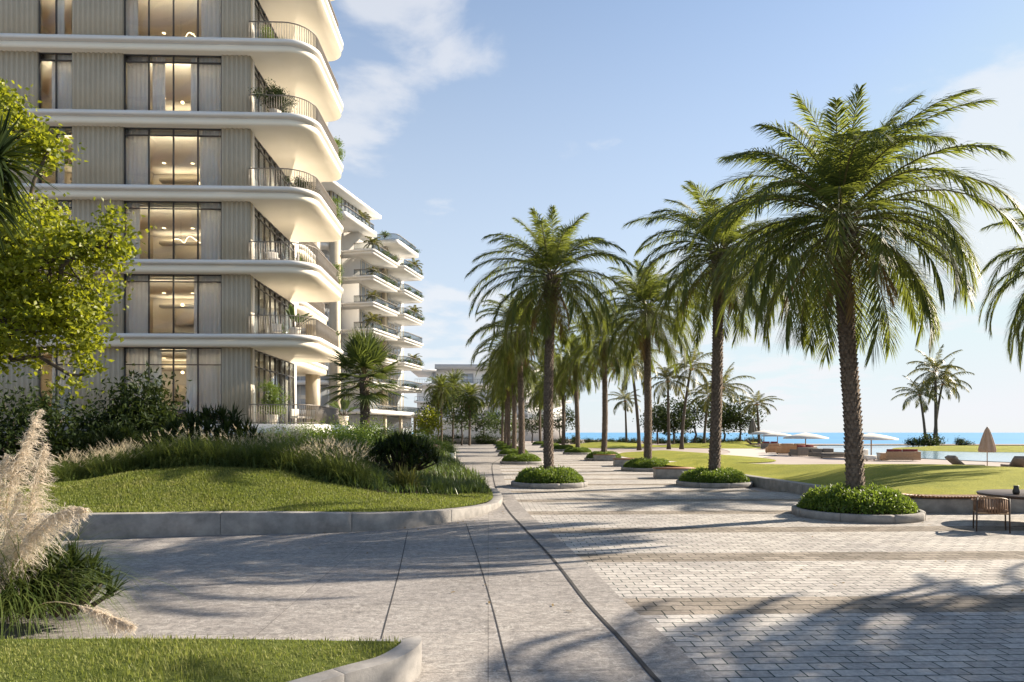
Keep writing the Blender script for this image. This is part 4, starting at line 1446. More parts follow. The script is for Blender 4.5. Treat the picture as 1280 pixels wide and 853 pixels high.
def coco_palm(h, L, seed, nf=22, lean=(.8, .2), nl=34):
    r = np.random.default_rng(seed)
    o = empty('coconut_palm')
    m = 14; t = np.linspace(0, 1, m)
    ax = np.c_[lean[0] * t ** 1.6, lean[1] * t ** 1.4, t * h]
    NM().tube(ax, 0.21 - 0.08 * t + 0.10 * np.exp(-t * 16), 10).build('trunk', M['greybark'], o, smooth=True)
    top = ax[-1]
    lf, st = NM(), NM()
    for k in range(nf):
        f = (k + 0.5) / nf
        az = k * 2.39996 + r.normal(0, 0.15)
        e0 = R(82 - 105 * f) + r.normal(0, 0.08)
        bend = R(np.interp(f, [0, .3, 1], [40, 82, 78])) * r.uniform(0.85, 1.15)
        frond(lf, st, top + np.array((0.1 * math.cos(az), 0.1 * math.sin(az), 0.1 - 0.3 * f)), az, e0, bend, L * r.uniform(0.85, 1.05), nl, 0.85 * L / 4.5, 0.075, r, -0.15, 0.55, 1.2, r.normal(0, .4))
    cr = lf.build('crown', M['coco'], o)
    st.build('frond_stalks', M['rachis'], cr)
    nt = NM()
    for k in range(7):
        a = k * 0.9
        nt.lathe([(0.001, .14), (0.09, .09), (.12, 0), (.08, -.1), (.001, -.14)], 8, top + np.array((.22 * math.cos(a), .22 * math.sin(a), -.28 - .05 * (k % 2))))
    nt.build('coconuts', M['tan'], o)
    return o


# ---------------------------------------------------------------- the two rows of date palms and their planters
protos = [date_palm(7.5, 3.95, 11, 82, (-.28, .1), .195, .17), date_palm(8.9, 3.75, 23, 68, (-.12, .25), .20, .16), date_palm(8.8, 3.65, 35, 64, (.12, -.2), .195, .16)]


def planter_ring(rad):
    o = empty('round_planter')
    prof = np.array([(rad - .12, -0.03), (rad, -0.03), (rad + .01, 0.13), (rad, 0.18), (rad - .02, 0.195), (rad - .10, 0.195), (rad - .12, 0.18)])
    m_ = NM()
    for k_ in range(8):                       # cast in eight lengths
        an_ = np.linspace(k_ * math.pi / 4 + 0.003, (k_ + 1) * math.pi / 4 - 0.003, 11)
        V = np.array([(q[0] * math.cos(t), q[0] * math.sin(t), q[1]) for t in an_ for q in prof])
        i, j = np.meshgrid(np.arange(10), np.arange(7), indexing='ij'); i, j = i.ravel(), j.ravel(); kk_ = (j + 1) % 7
        m_.addm(V, [np.c_[i * 7 + j, (i + 1) * 7 + j, (i + 1) * 7 + kk_, i * 7 + kk_], np.arange(7)[None], (np.arange(7) + 70)[None, ::-1]])
    m_.build('kerb_ring', M['kerb'], o)
    NM().lathe([(0.001, 0.15), (rad - 0.125, 0.12)], 40).build('soil', M['soil'], o)
    return o


def box_mound(seed, rad=1.32, h=0.42, n=15000, size=0.075):
    """a clipped low ring of small glossy leaves, dense outside, twiggy within"""
    r = np.random.default_rng(seed)
    a = r.uniform(0, 2 * math.pi, n); q = rad * np.sqrt(r.uniform(0, 1, n))
    bump = 1 + 0.14 * np.sin(5 * a + seed) * np.sin(q * 5 + seed) + r.normal(0, 0.05, n)
    top = h * (1 - (q / rad) ** 4.5) ** 0.6 * bump
    z = 0.12 + top * r.uniform(0.0, 1.0, n) ** 0.35
    P = np.c_[q * np.cos(a), q * np.sin(a), z]
    P[:, :2] += r.normal(0, 0.02, (n, 2))
    nm = leaves(NM(), P, size, r, 0.9, 0.5)
    tw = NM()
    for k in range(60):
        a = k * 2.4; q = rad * 0.9 * math.sqrt(k / 60)
        tw.tube([(q * math.cos(a), q * math.sin(a), 0.1), (q * 1.05 * math.cos(a + .1), q * 1.05 * math.sin(a + .1), 0.3)], 0.012, 4)
    o = empty('box_shrub')
    nm.build('foliage', M['box'], o)
    tw.build('stems', M['greybark'], o)
    return o


ring0 = planter_ring(1.5)
moundA, moundB = box_mound(3), box_mound(8)
ORD = ['first', 'second', 'third', 'fourth', 'fifth', 'sixth', 'seventh', 'eighth', 'ninth']
rowR = [(9.27, 16.9), (8.95, 26.8), (8.85, 37.6), (8.75, 51.5), (8.7, 66), (8.7, 79), (8.6, 94), (8.6, 112)]
rowL = [(2.4, 26.8), (2.25, 46.0), (2.3, 61), (2.3, 76), (2.3, 92), (2.3, 112)]
first = {0: True, 1: True, 2: True, 'ring': True, 'A': True, 'B': True}


def take(key, proto):
    if first[key]:
        first[key] = False
        return proto
    return copy_tree(proto)


for side, row in (('sea', rowR), ('garden', rowL)):
    for i, (x, y) in enumerate(row):
        v = 0 if (side == 'sea' and i == 0) else (1 + (i + (side == 'garden')) % 2)
        rz = {('sea', 0): 0.0, ('sea', 1): 0.6, ('garden', 0): 2.2}.get((side, i), rng.uniform(0, 6.28))
        s = {('sea', 0): 1.0, ('sea', 1): 1.05, ('garden', 0): 0.94}.get((side, i), rng.uniform(0.94, 1.04))
        if side == 'sea':
            lab = ('biggest date palm, nearest of the row beside the seaward lawn' if i == 0 else f'date palm in the {ORD[i]} planter from the viewer in the row beside the seaward lawn')
        else:
            lab = ('date palm in the foremost planter of the row beside the stone path' if i == 0 else f'date palm in the {ORD[i]} planter from the viewer in the row beside the stone path')
        place(take(v, protos[v]), (x, y, 0.1), rz, s, lab, 'palm tree', 'date palms along the promenade')
        where = 'the seaward lawn' if side == 'sea' else 'the stone path'
        place(take('ring', ring0), (x, y, 0), rng.uniform(0, 6), 1.0 if i == 0 else 0.97, f'low round concrete planter, {ORD[i]} from the viewer in the row beside {where}', 'planter', 'round planters along the promenade')
        kk = 'A' if i % 2 == 0 else 'B'
        place(take(kk, moundA if kk == 'A' else moundB), (x, y, 0), rng.uniform(0, 6), (1, 1, 1.25 if i == 0 else 1.15), f'clipped green box shrub in the {ORD[i]} planter from the viewer beside {where}', 'shrub', 'clipped shrubs under the palms')

# palms that stand to the right of the picture and throw their shade across the paving; the first shows its fronds at the edge
edge_palms = [(25.6, 29.1, 9.4, 'dark palm reaching in from the edge beside the biggest date palm'), (15.9, 10.3, 7.4, None), (22.4, 12.4, 7.6, None)]
for n_, (x, y, h, lab) in enumerate(edge_palms):
    o = copy_tree(protos[0])
    place(o, (x, y, 0.0), 1.3 + 1.7 * n_, (0.95, 0.95, h / 7.4), lab or 'date palm outside the view whose shadow falls on the paving', 'palm tree', 'date palms along the promenade')

# ---------------------------------------------------------------- coconut palms by the sea
cA = coco_palm(9.0, 4.0, 5, 22, (-.9, .3)); cB = coco_palm(9.0, 4.0, 6, 20, (1.3, .3)); cC = coco_palm(9.0, 3.6, 9, 20, (.25, .2))
GC = 'slender coconut palms near the sea'
coco = [(cA, 799, 79, 452, 1.0, 0.0, 'tall slender coconut palm leaning left between the palm rows and the sea'), (cB, 852, 84, 458, 1.0, 0.0, 'coconut palm leaning right with a dark stem, in front of dark seaside trees'),
        (cC, 836, 84, 474, 1.0, 1.0, 'straight coconut palm between the two leaning ones'), (cB, 893, 95, 482, 1.0, 0.2, 'coconut palm just right of the second big date palm trunk'),
        (cC, 949, 108, 504, 1.0, 2.0, 'lone small coconut palm standing by the pool edge left of the parasols'), (cA, 1157, 104, 492, 0.9, 0.3, 'shortest coconut palm on the islet'),
        (cC, 1170, 104, 462, 1.1, 0.5, 'tallest coconut palm on the islet'), (cB, 1168, 106, 478, 0.95, -0.15, 'coconut palm on the islet leaning right behind the tallest'),
        (cA, 880, 100, 495, 0.9, 2.5, 'low coconut palm partly behind the second big date palm'), (cC, 783, 120, 500, 0.9, 1.5, 'far coconut palm at the end of the sea row')]
used = set()
for (pr, px, d, pytop, s, rz, lab) in coco:
    o = copy_tree(pr) if id(pr) in used else pr
    used.add(id(pr))
    p = Wd(px, d)
    zb = 0.25 if px > 1100 else 0.05
    h = Zat(pytop, d) - zb
    sr = s * (1.0 if d < 90 else 1.12)
    place(o, (p[0], p[1], zb), rz, (sr, sr, h / 9.0), lab, 'palm tree', GC)


# ---------------------------------------------------------------- broadleaf trees
def limb(nm, a, b, r0, r1, r, wob=0.12):
    a, b = np.array(a, float), np.array(b, float)
    t = np.linspace(0, 1, 7)[:, None]
    w = r.normal(0, wob, (7, 3)) * np.linalg.norm(b - a) * np.sin(t * math.pi)
    nm.tube(a + (b - a) * t + w * 0.5, np.linspace(r0, r1, 7), 7)


def tree(name, trunk_base, trunk_top, lumps, ncl, nper, size, sig, mat, seed, tr=0.12, bark='greybark', up=0.5, asp=0.62):
    """trunk, limbs to clusters, leaves round each cluster; lumps = (centre, radii)"""
    r = np.random.default_rng(seed)
    o = empty(name, trunk_base)
    B = np.array(trunk_base, float)
    tk = NM()
    limb(tk, (0, 0, 0), np.array(trunk_top) - B, tr, tr * 0.65, r, 0.06)
    lf = NM()
    vol = np.array([np.prod(l[1]) ** 0.66 for l in lumps]); vol /= vol.sum()
    for (c, rad), w in zip(lumps, vol):
        n = max(3, int(ncl * w))
        c = np.array(c, float) - B; rad = np.array(rad, float)
        d = unit(r.normal(size=(n, 3)))
        q = c + d * rad * (r.uniform(0.35, 1.0, n)[:, None]) ** 0.6
        limb(tk, np.array(trunk_top) - B, c, tr * 0.5, tr * 0.25, r)
        for k in range(n):
            if k % 3 == 0: limb(tk, c, q[k], tr * 0.18, 0.006, r, 0.2)
            s = sig * r.uniform(0.6, 1.4)
            m = int(nper * r.uniform(0.5, 1.5))
            leaves(lf, q[k] + r.normal(0, 1, (m, 3)) * (s, s, s * 0.75), size, r, up, asp)
    tk.build('trunk', M[bark], o)
    lf.build('crown', M[mat], o)
    return o


def L3(px, py, d):
    p = Wd(px, d); return (p[0], p[1], Zat(py, d))


gb = Wd(-60, 16.3)
o = tree('garden_tree', (gb[0], gb[1], 0.9), L3(-20, 420, 16.3),
         [(L3(60, 330, 16), (1.5, 1.3, 1.25)), (L3(10, 310, 16.2), (1.5, 1.4, 1.2)), (L3(135, 305, 15.8), (0.75, 0.7, 0.6)), (L3(30, 410, 15.8), (1.35, 1.2, 1.0)), (L3(85, 400, 15.6), (0.75, .7, .7)), (L3(-60, 380, 16), (1.5, 1.4, 1.6)),
          (L3(20, 170, 16.3), (0.95, 1.0, 0.85)), (L3(-40, 150, 16.5), (1.3, 1.2, 1.2)), (L3(-50, 250, 16.5), (1.1, 1.2, 1.2)), (L3(60, 190, 16.2), (0.45, .45, .4)), (L3(100, 470, 15.8), (0.3, .3, .35))],
         430, 70, 0.13, 0.20, 'bright', 41, 0.14, 'greybark', 0.6, 0.72)
tag(o, 'bushy tree with bright yellow green leaves in front of the apartment building', 'tree')

# dark seaside trees
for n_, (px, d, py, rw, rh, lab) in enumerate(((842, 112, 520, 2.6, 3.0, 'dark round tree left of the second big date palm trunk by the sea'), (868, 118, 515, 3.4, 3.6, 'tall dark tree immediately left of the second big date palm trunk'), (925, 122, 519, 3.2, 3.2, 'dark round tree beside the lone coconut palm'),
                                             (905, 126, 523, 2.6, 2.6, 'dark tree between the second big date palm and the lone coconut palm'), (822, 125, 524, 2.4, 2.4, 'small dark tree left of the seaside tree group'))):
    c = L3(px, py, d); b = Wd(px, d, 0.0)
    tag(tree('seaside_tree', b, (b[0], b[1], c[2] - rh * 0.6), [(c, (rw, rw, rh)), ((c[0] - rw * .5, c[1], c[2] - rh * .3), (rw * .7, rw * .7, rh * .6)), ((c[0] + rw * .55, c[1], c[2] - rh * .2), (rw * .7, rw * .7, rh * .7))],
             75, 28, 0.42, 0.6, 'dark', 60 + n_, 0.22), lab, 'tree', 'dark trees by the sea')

# trees and palms before the far building
for n_, (px, d, py, rw, rh, mt, lab) in enumerate(((548, 118, 503, 2.2, 3.2, 'mid', 'feathery olive tree at the left end of the far white building'), (577, 112, 515, 2.6, 3.0, 'mid', 'light olive tree with thin trunk in front of the far white building'), (604, 126, 520, 3.0, 3.0, 'dark', 'dark round tree before the middle of the far white building'),
                                                (628, 122, 527, 2.8, 2.6, 'mid', 'green round tree left of the foremost path palm trunk'), (665, 140, 523, 3.4, 3.0, 'dark', 'dark far tree behind the path row of palms'), (700, 145, 525, 3.2, 2.6, 'dark', 'dark far tree between the two palm rows'), (535, 108, 528, 1.6, 2.2, 'bright', 'yellow green small tree at the foot of the terraced tower'))):
    c = L3(px, py, d); b = Wd(px, d, 0.0)
    tag(tree('broadleaf_tree', b, (b[0], b[1], c[2] - rh * 0.6), [(c, (rw, rw, rh)), ((c[0] - rw * .5, c[1], c[2] - rh * .35), (rw * .6, rw * .6, rh * .5)), ((c[0] + rw * .5, c[1], c[2] - rh * .25), (rw * .6, rw * .6, rh * .5))],
             60, 26, 0.40, 0.55, mt, 80 + n_, 0.16), lab, 'tree', 'trees at the end of the promenade')
for n_, (px, d, pt, s) in enumerate(((552, 115, 490, 0.85), (587, 112, 497, 0.9), (566, 120, 486, 0.8))):
    o = copy_tree(protos[1 + n_ % 2]); p = Wd(px, d); h = Zat(pt, d)
    place(o, (p[0], p[1], 0), n_ * 2.0, (s, s, h / 8.5), ['short date palm at the left end of the far white building', 'short date palm in front of the middle of the far white building', 'short date palm between two others before the far white building'][n_], 'palm tree', 'short palms before the far building')


# ---------------------------------------------------------------- fan palm
def fan_palm(h, rl, seed, nfan=46):
    r = np.random.default_rng(seed)
    o = empty('fan_palm')
    tr, top = palm_trunk(h, 0.26, 0.24, (0.1, 0), r)
    tr.build('trunk', M['bark'], o)
    lf, st = NM(), NM()
    for k in range(nfan):
        f = (k + .5) / nfan
        az = k * 2.39996; e = R(86 - 118 * f) + r.normal(0, .08)
        d = np.array((math.cos(az) * math.cos(e), math.sin(az) * math.cos(e), math.sin(e)))
        b = top + np.array((0, 0, 0.15 - 0.5 * f))
        pl = rl * 0.52 * r.uniform(.85, 1.15)
        hub = b + d * pl + np.array((0, 0, -0.04 * pl))
        st.tube([b, (b + hub) / 2 + (0, 0, .04), hub], [0.022, .016, .012], 5)
        sd = np.array((-math.sin(az), math.cos(az), 0)); up = np.cross(d, sd)
        ns_ = 26
        an = np.linspace(-2.1, 2.1, ns_)
        D = unit(np.cos(an)[:, None] * d + np.sin(an)[:, None] * sd + 0.18 * np.abs(np.cos(an))[:, None] * up)
        S = unit(np.cross(D, up[None]) + 0.5 * up * np.where(np.arange(ns_) % 2, 1, -1)[:, None])
        ln = rl * 0.58 * (0.72 + 0.28 * np.cos(an)) * r.uniform(.9, 1.05, ns_)
        strips(lf, np.tile(hub, (ns_, 1)), D, S, ln, 0.075, 0.16 * ln)
    lf.build('crown', M['fan'], o)
    st.build('leaf_stalks', M['rachis'], o)
    return o


fp = fan_palm(3.3, 2.3, 4, 52)
p = Wd(454, 33); place(fp, (p[0], p[1], 1.7), 0.5, (.86, .86, .98), 'fan palm with a stout trunk between the two apartment buildings', 'palm tree')


# ---------------------------------------------------------------- spiky and grassy clumps
def rosette(lf, c, n, L, W, r, e_lo=15, e_hi=85, droop=0.25):
    az = r.uniform(0, 2 * math.pi, n)
    e = np.radians(r.uniform(e_lo, e_hi, n))
    D = np.c_[np.cos(az) * np.cos(e), np.sin(az) * np.cos(e), np.sin(e)]
    S = unit(np.cross(D, np.array((0, 0, 1.0)) + r.normal(0, .25, (n, 3))))
    ln = L * r.uniform(.7, 1.1, n)
    strips(lf, np.tile(c, (n, 1)) + r.normal(0, 0.02, (n, 3)), D, S, ln, W, droop * ln * np.cos(e))


def spiky_shrub(name, rad, h, nros, nl, L, W, mat, seed, e_lo=5):
    """a mound of many tufts of strap leaves"""
    r = np.random.default_rng(seed)
    o = empty(name)
    lf, tw = NM(), NM()
    for k in range(nros):
        a = k * 2.39996; q = math.sqrt((k + .5) / nros)
        x, y = rad[0] * q * math.cos(a), rad[1] * q * math.sin(a)
        z = h * (1 - q ** 2.6) * r.uniform(0.75, 1.05) + 0.06
        rosette(lf, np.array((x, y, z)), nl, L, W, r, e_lo, 85, 0.3)
        tw.tube([(x * .5, y * .5, -0.1), (x * .9, y * .9, z * .6), (x, y, z)], [0.035, .025, .02], 5)
    lf.build('leaves', M[mat], o)
    tw.build('stems', M['greybark'], o)
    return o


def on_bed(px, d):
    p = Wd(px, d); p[2] = mound_h(np.array([p[:2]]))[0] - 0.03
    return p


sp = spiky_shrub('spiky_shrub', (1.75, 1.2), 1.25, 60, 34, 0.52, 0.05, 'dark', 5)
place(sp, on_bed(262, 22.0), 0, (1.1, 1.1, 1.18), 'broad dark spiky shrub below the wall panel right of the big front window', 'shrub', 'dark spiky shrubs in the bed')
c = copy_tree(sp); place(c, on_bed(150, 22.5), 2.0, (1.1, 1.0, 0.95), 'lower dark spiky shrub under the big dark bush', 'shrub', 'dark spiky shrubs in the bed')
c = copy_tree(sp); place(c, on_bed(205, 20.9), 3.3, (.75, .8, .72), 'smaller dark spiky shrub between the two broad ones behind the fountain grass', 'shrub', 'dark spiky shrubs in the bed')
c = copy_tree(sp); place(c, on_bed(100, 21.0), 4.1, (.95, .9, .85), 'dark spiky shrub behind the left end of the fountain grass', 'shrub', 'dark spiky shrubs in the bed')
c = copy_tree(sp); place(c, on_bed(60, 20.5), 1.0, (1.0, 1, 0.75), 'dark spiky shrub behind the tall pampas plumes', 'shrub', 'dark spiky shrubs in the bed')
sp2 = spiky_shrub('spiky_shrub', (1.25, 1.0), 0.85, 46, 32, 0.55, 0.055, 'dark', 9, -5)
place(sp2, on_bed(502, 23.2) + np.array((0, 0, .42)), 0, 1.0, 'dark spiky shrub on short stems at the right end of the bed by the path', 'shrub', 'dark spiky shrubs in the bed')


def leafy_shrub(name, rad, h, n, size, mat, seed, asp=0.5, clumps=26):
    r = np.random.default_rng(seed)
    o = empty(name)
    lf, tw = NM(), NM()
    d = unit(r.normal(size=(clumps, 3))); d[:, 2] = np.abs(d[:, 2])
    cc = d * np.array((rad[0], rad[1], h)) * r.uniform(.45, .95, (clumps, 1)) + (0, 0, .1)
    for q in cc:
        s = min(rad) * 0.26 * r.uniform(.8, 1.3)
        leaves(lf, q + r.normal(0, 1, (n // clumps, 3)) * (s, s, s * .8), size, r, .7, asp)
        tw.tube([(0.1 * q[0], 0.1 * q[1], -.1), (.6 * q[0], .6 * q[1], q[2] * .6), q], [.04, .025, .01], 5)
    lf.build('foliage', M[mat], o); tw.build('stems', M['greybark'], o)
    return o


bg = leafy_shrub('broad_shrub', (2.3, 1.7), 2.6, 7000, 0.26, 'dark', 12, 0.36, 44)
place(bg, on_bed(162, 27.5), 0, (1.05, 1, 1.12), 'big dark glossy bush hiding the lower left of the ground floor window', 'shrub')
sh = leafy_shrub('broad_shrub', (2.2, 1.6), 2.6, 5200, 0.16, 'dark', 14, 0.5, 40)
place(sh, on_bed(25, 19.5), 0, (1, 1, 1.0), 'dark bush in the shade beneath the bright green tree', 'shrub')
gr = leafy_shrub('round_shrub', (1.25, 1.1), 1.15, 9000, 0.085, 'box', 15, 0.5, 40)
place(gr, on_bed(425, 26.5), 0, (1.05, 1, 1.0), 'round fresh green shrub below the terrace railing', 'shrub', 'green shrubs below the terrace')
c = copy_tree(gr); place(c, on_bed(385, 28.5), 1.0, (.8, .8, .8), 'smaller green shrub left of the round fresh green one', 'shrub', 'green shrubs below the terrace')
c = copy_tree(gr); place(c, on_bed(352, 25.5), 3.1, (.9, .9, .75), 'low green shrub in front of the pale planter wall', 'shrub', 'green shrubs below the terrace')
c = copy_tree(gr); place(c, on_bed(445, 23.5), 4.0, (.85, .85, .85), 'green shrub touching the left side of the dark spiky shrub by the path', 'shrub', 'green shrubs below the terrace')
c = copy_tree(gr); place(c, on_bed(470, 30.0), 2.0, (.9, .9, 1.0), 'green shrub at the foot of the fan palm', 'shrub', 'green shrubs below the terrace')
c = copy_tree(gr); place(c, on_bed(520, 34.0), 2.6, (1.1, 1, .9), 'green shrub behind the dark spiky shrub at the end of the bed', 'shrub', 'green shrubs below the terrace')


def grass_clump(name, n, L, W, mat, seed, plumes=0, spread=0.12, e_lo=38, pl_len=0.15):
    """a fountain of fine arching blades, with seed heads"""
    r = np.random.default_rng(seed)
    o = empty(name)
    lf = NM()
    az = r.uniform(0, 2 * math.pi, n); e = np.radians(r.uniform(e_lo, 88, n))
    P = np.c_[r.normal(0, spread, n), r.normal(0, spread, n), np.zeros(n)]
    ln = L * r.uniform(.6, 1.1, n)
    H = np.c_[np.cos(az), np.sin(az), np.zeros(n)]
    S = np.c_[-np.sin(az), np.cos(az), np.zeros(n)]
    cols, seg = [], 5
    V = []
    for k in range(seg + 1):
        t = k / seg
        ek = e - (0.9 + 0.9 * np.cos(e)) * t ** 1.5
        if k == 0: Q = P.copy()
        else: Q = Q + (H * np.cos(ek)[:, None] + np.c_[np.zeros((n, 2)), np.sin(ek)]) * (ln / seg)[:, None]
        w = W * (1 - t) ** 0.7 * 0.5
        V += [Q - S * w, Q + S * w]
    V = np.stack(V, 1).reshape(-1, 3)
    b = np.arange(n)[:, None] * (2 * seg + 2)
    lf.add(V, np.concatenate([b + np.array([[2 * k, 2 * k + 1, 2 * k + 3, 2 * k + 2]]) for k in range(seg)]))
    lf.build('blades', M[mat], o)
    if plumes:
        sh_, st = NM(), NM()
        for k in range(plumes):
            a = r.uniform(0, 6.283); ee = R(r.uniform(50, 86)); l = L * r.uniform(.85, 1.12)
            h_ = np.array((math.cos(a), math.sin(a), 0)); up = np.array((0, 0, 1.0))
            p0 = np.array((r.normal(0, spread), r.normal(0, spread), 0))
            p1 = p0 + (h_ * math.cos(ee) + up * math.sin(ee)) * l * .8
            dr = unit(h_ * math.cos(ee - .3) + up * math.sin(ee - .3))
            p2 = p1 + dr * pl_len
            st.tube([p0, p1], [.003, .002], 3, cap=False)
            m = 26
            tt = r.uniform(0, 1, m)
            D = unit(r.normal(size=(m, 3)) * .8 + dr * 0.9)
            strips(sh_, p1 + (p2 - p1) * tt[:, None], D, unit(np.cross(D, r.normal(size=(m, 3)))), 0.036 * (1.15 - tt), .009, 0.0)
        sh_.build('seed_sprays', M['seed'], o)
        st.build('stalks', M['clump'], o)
    return o


fgP = grass_clump('fountain_grass', 640, 1.0, 0.015, 'clump', 31, 44, .14, 24, .19)
fgN = grass_clump('fountain_grass', 680, 1.0, 0.015, 'clump', 32, 9, .14, 24)
fgs = {True: fgP, False: fgN}; seen = set()
ii = 0
for row_, off in ((0, .5), (1, 1.25), (2, 2.1)):
    for px in np.arange(72, 470, 24 + 3 * row_):
        t = np.interp(px, [a for a, _ in shrub_px], [d for _, d in shrub_px])
        d = t + off + rng.uniform(-.2, .2)
        plum = (75 < px < 165) or (300 < px < 350 and row_ > 0) or (370 < px < 450)
        o = fgs[plum] if plum not in seen else copy_tree(fgs[plum])
        seen.add(plum)
        hsc = np.interp(px, [70, 110, 200, 330, 400, 470], [.85, 1.0, 1.1, 1.1, 1.12, 1.0]) * rng.uniform(.72, 1.2)
        place(o, on_bed(px + rng.uniform(-6, 6), d), rng.uniform(0, 6), hsc, 'arching green fountain grass with pale seed heads behind the raised lawn' if plum else 'arching green fountain grass nearly without seed heads behind the raised lawn',
              'ornamental grass', 'seeding fountain grasses along the raised lawn' if plum else 'green fountain grasses along the raised lawn')
tf = grass_clump('tufted_grass', 620, 0.85, 0.016, 'mid', 33, 0, .14, 30)
tfs = [(470, 18.9, .95, 'dark green grass tuft left of the yellow green spiky one'), (448, 19.6, .9, 'dark green grass tuft at the right end of the fountain grasses'), (545, 20.2, .85, 'fine green grass tuft right of the yellow green spiky one'), (562, 20.9, .8, 'second fine green grass tuft right of the yellow green spiky one'),
       (595, 21.4, .62, 'small grass tuft closest to the rounded tip of the lawn kerb'), (528, 21.2, .9, 'green grass tuft in front of the dark spiky shrub trunk'), (586, 22.6, .6, 'small grass tuft just behind the kerb tip one')]
for n_, (px, d, s, lab) in enumerate(tfs):
    o = tf if n_ == 0 else copy_tree(tf)
    place(o, on_bed(px, d), n_ * 1.3, s, lab, 'ornamental grass', 'green tufts at the lawn end')
yt = spiky_shrub('yellow_tuft', (.3, .25), .12, 7, 40, .72, .03, 'yellowgreen', 40, 15)
place(yt, on_bed(505, 19.4), 0, 1.0, 'yellow green spiky tuft at the lawn edge below the dark shrub', 'ornamental grass')


# ---------------------------------------------------------------- cordyline at the left edge
def cordyline():
    r = np.random.default_rng(77)
    o = empty('cordyline')
    NM().tube([(-1.2, 0, 0), (-.7, .05, 2.5), (0.05, 0, 5.2)], [.13, .10, .08], 10).build('trunk', M['bark'], o, smooth=True)
    lf = NM()
    rosette(lf, np.array((0.05, 0, 5.25)), 190, 1.0, .06, r, -50, 85, .32)
    rosette(lf, np.array((-0.25, .1, 4.75)), 120, .95, .06, r, -55, 70, .32)
    lf.build('crown', M['dark'], o)
    return o


cd = cordyline()
p = Wd(-10, 11.8); place(cd, (p[0], p[1], 0.9), 0, 1.0, 'dark spiky cordyline crown at the edge in front of the yellow green tree', 'tree')
cd.scale = (1, 1, (Zat(212, 11.8) - .9) / 5.1)


# ---------------------------------------------------------------- pampas grass in the foreground
def pampas():
    r = np.random.default_rng(90)
    o = empty('pampas_grass')
    n = 1900
    lf = NM()
    az = r.uniform(0, 2 * math.pi, n); e = np.radians(r.uniform(30, 88, n))
    P = np.c_[r.normal(0, .22, n), r.normal(0, .18, n), np.zeros(n)]
    ln = 1.35 * r.uniform(.5, 1.1, n)
    H = np.c_[np.cos(az), np.sin(az), np.zeros(n)]; S = np.c_[-np.sin(az), np.cos(az), np.zeros(n)]
    seg = 7; V = []
    for k in range(seg + 1):
        t = k / seg
        ek = e - (1.0 + 1.1 * np.cos(e)) * t ** 1.4
        Q = P.copy() if k == 0 else Q + (H * np.cos(ek)[:, None] + np.c_[np.zeros((n, 2)), np.sin(ek)]) * (ln / seg)[:, None]
        w = .013 * (1 - t) ** .6 * .5
        V += [Q - S * w, Q + S * w]
    V = np.stack(V, 1).reshape(-1, 3)
    b = np.arange(n)[:, None] * (2 * seg + 2)
    lf.add(V, np.concatenate([b + np.array([[2 * k, 2 * k + 1, 2 * k + 3, 2 * k + 2]]) for k in range(seg)]))
    lf.build('blades', M['clump'], o)
    return o


pg = pampas()
pgd = 7.3
pb = Wd(20, pgd); pb[2] = 0.25
place(pg, pb, 0, (1.0, 1.0, .95), 'big pampas grass clump with feathery plumes in the left foreground', 'ornamental grass')


def plume(parent, path, L0, nf, seed, fall, width=.16):
    """a feathery flower plume: hair-fine filaments hanging off a curved stem"""
    r = np.random.default_rng(seed)
    P = catmull(path, 10)
    seg_ = np.r_[0, np.cumsum(np.linalg.norm(np.diff(P, axis=0), axis=1))]; u = seg_ / seg_[-1]
    NM().tube(P[::3], np.linspace(.008, .002, len(P[::3])), 5, cap=False).build('plume_stalk', M['seed'], parent)
    nm = NM()
    tt = L0 + (1 - L0) * r.uniform(0, 1, nf) ** .9
    B = np.stack([np.interp(tt, u, P[:, k]) for k in range(3)], 1)
    T = unit(np.stack([np.interp(tt, u, np.gradient(P[:, k], u)) for k in range(3)], 1))
    q = (tt - L0) / (1 - L0)
    env = np.interp(q, [0, .15, .5, .85, 1], [.35, .9, 1, .6, .25])
    D = unit(T * 1.0 + r.normal(size=(nf, 3)) * .42 + np.array(fall) * .5)
    ln = width * 2.3 * env * r.uniform(.35, 1.2, nf)
    S = unit(np.cross(D, r.normal(size=(nf, 3))))
    strips(nm, B, D, S, ln, .004, .5 * ln)
    # finer side hairs along each filament
    k = 4
    for j in range(k):
        f = r.uniform(.25, .9, nf)[:, None]
        B2 = B + D * ln[:, None] * f + np.array((0, 0, -1)) * (.55 * ln[:, None] * f ** 2)
        D2 = unit(D + r.normal(size=(nf, 3)) * .5 + (0, 0, -.4))
        strips(nm, B2, D2, unit(np.cross(D2, r.normal(size=(nf, 3)))), ln * .34, .0042, .3 * ln * .34)
    nm.build('plume', M['plume'], parent)


def PL(pts):
    return [np.array(L3(px, py, d)) - pb for px, py, d in pts]


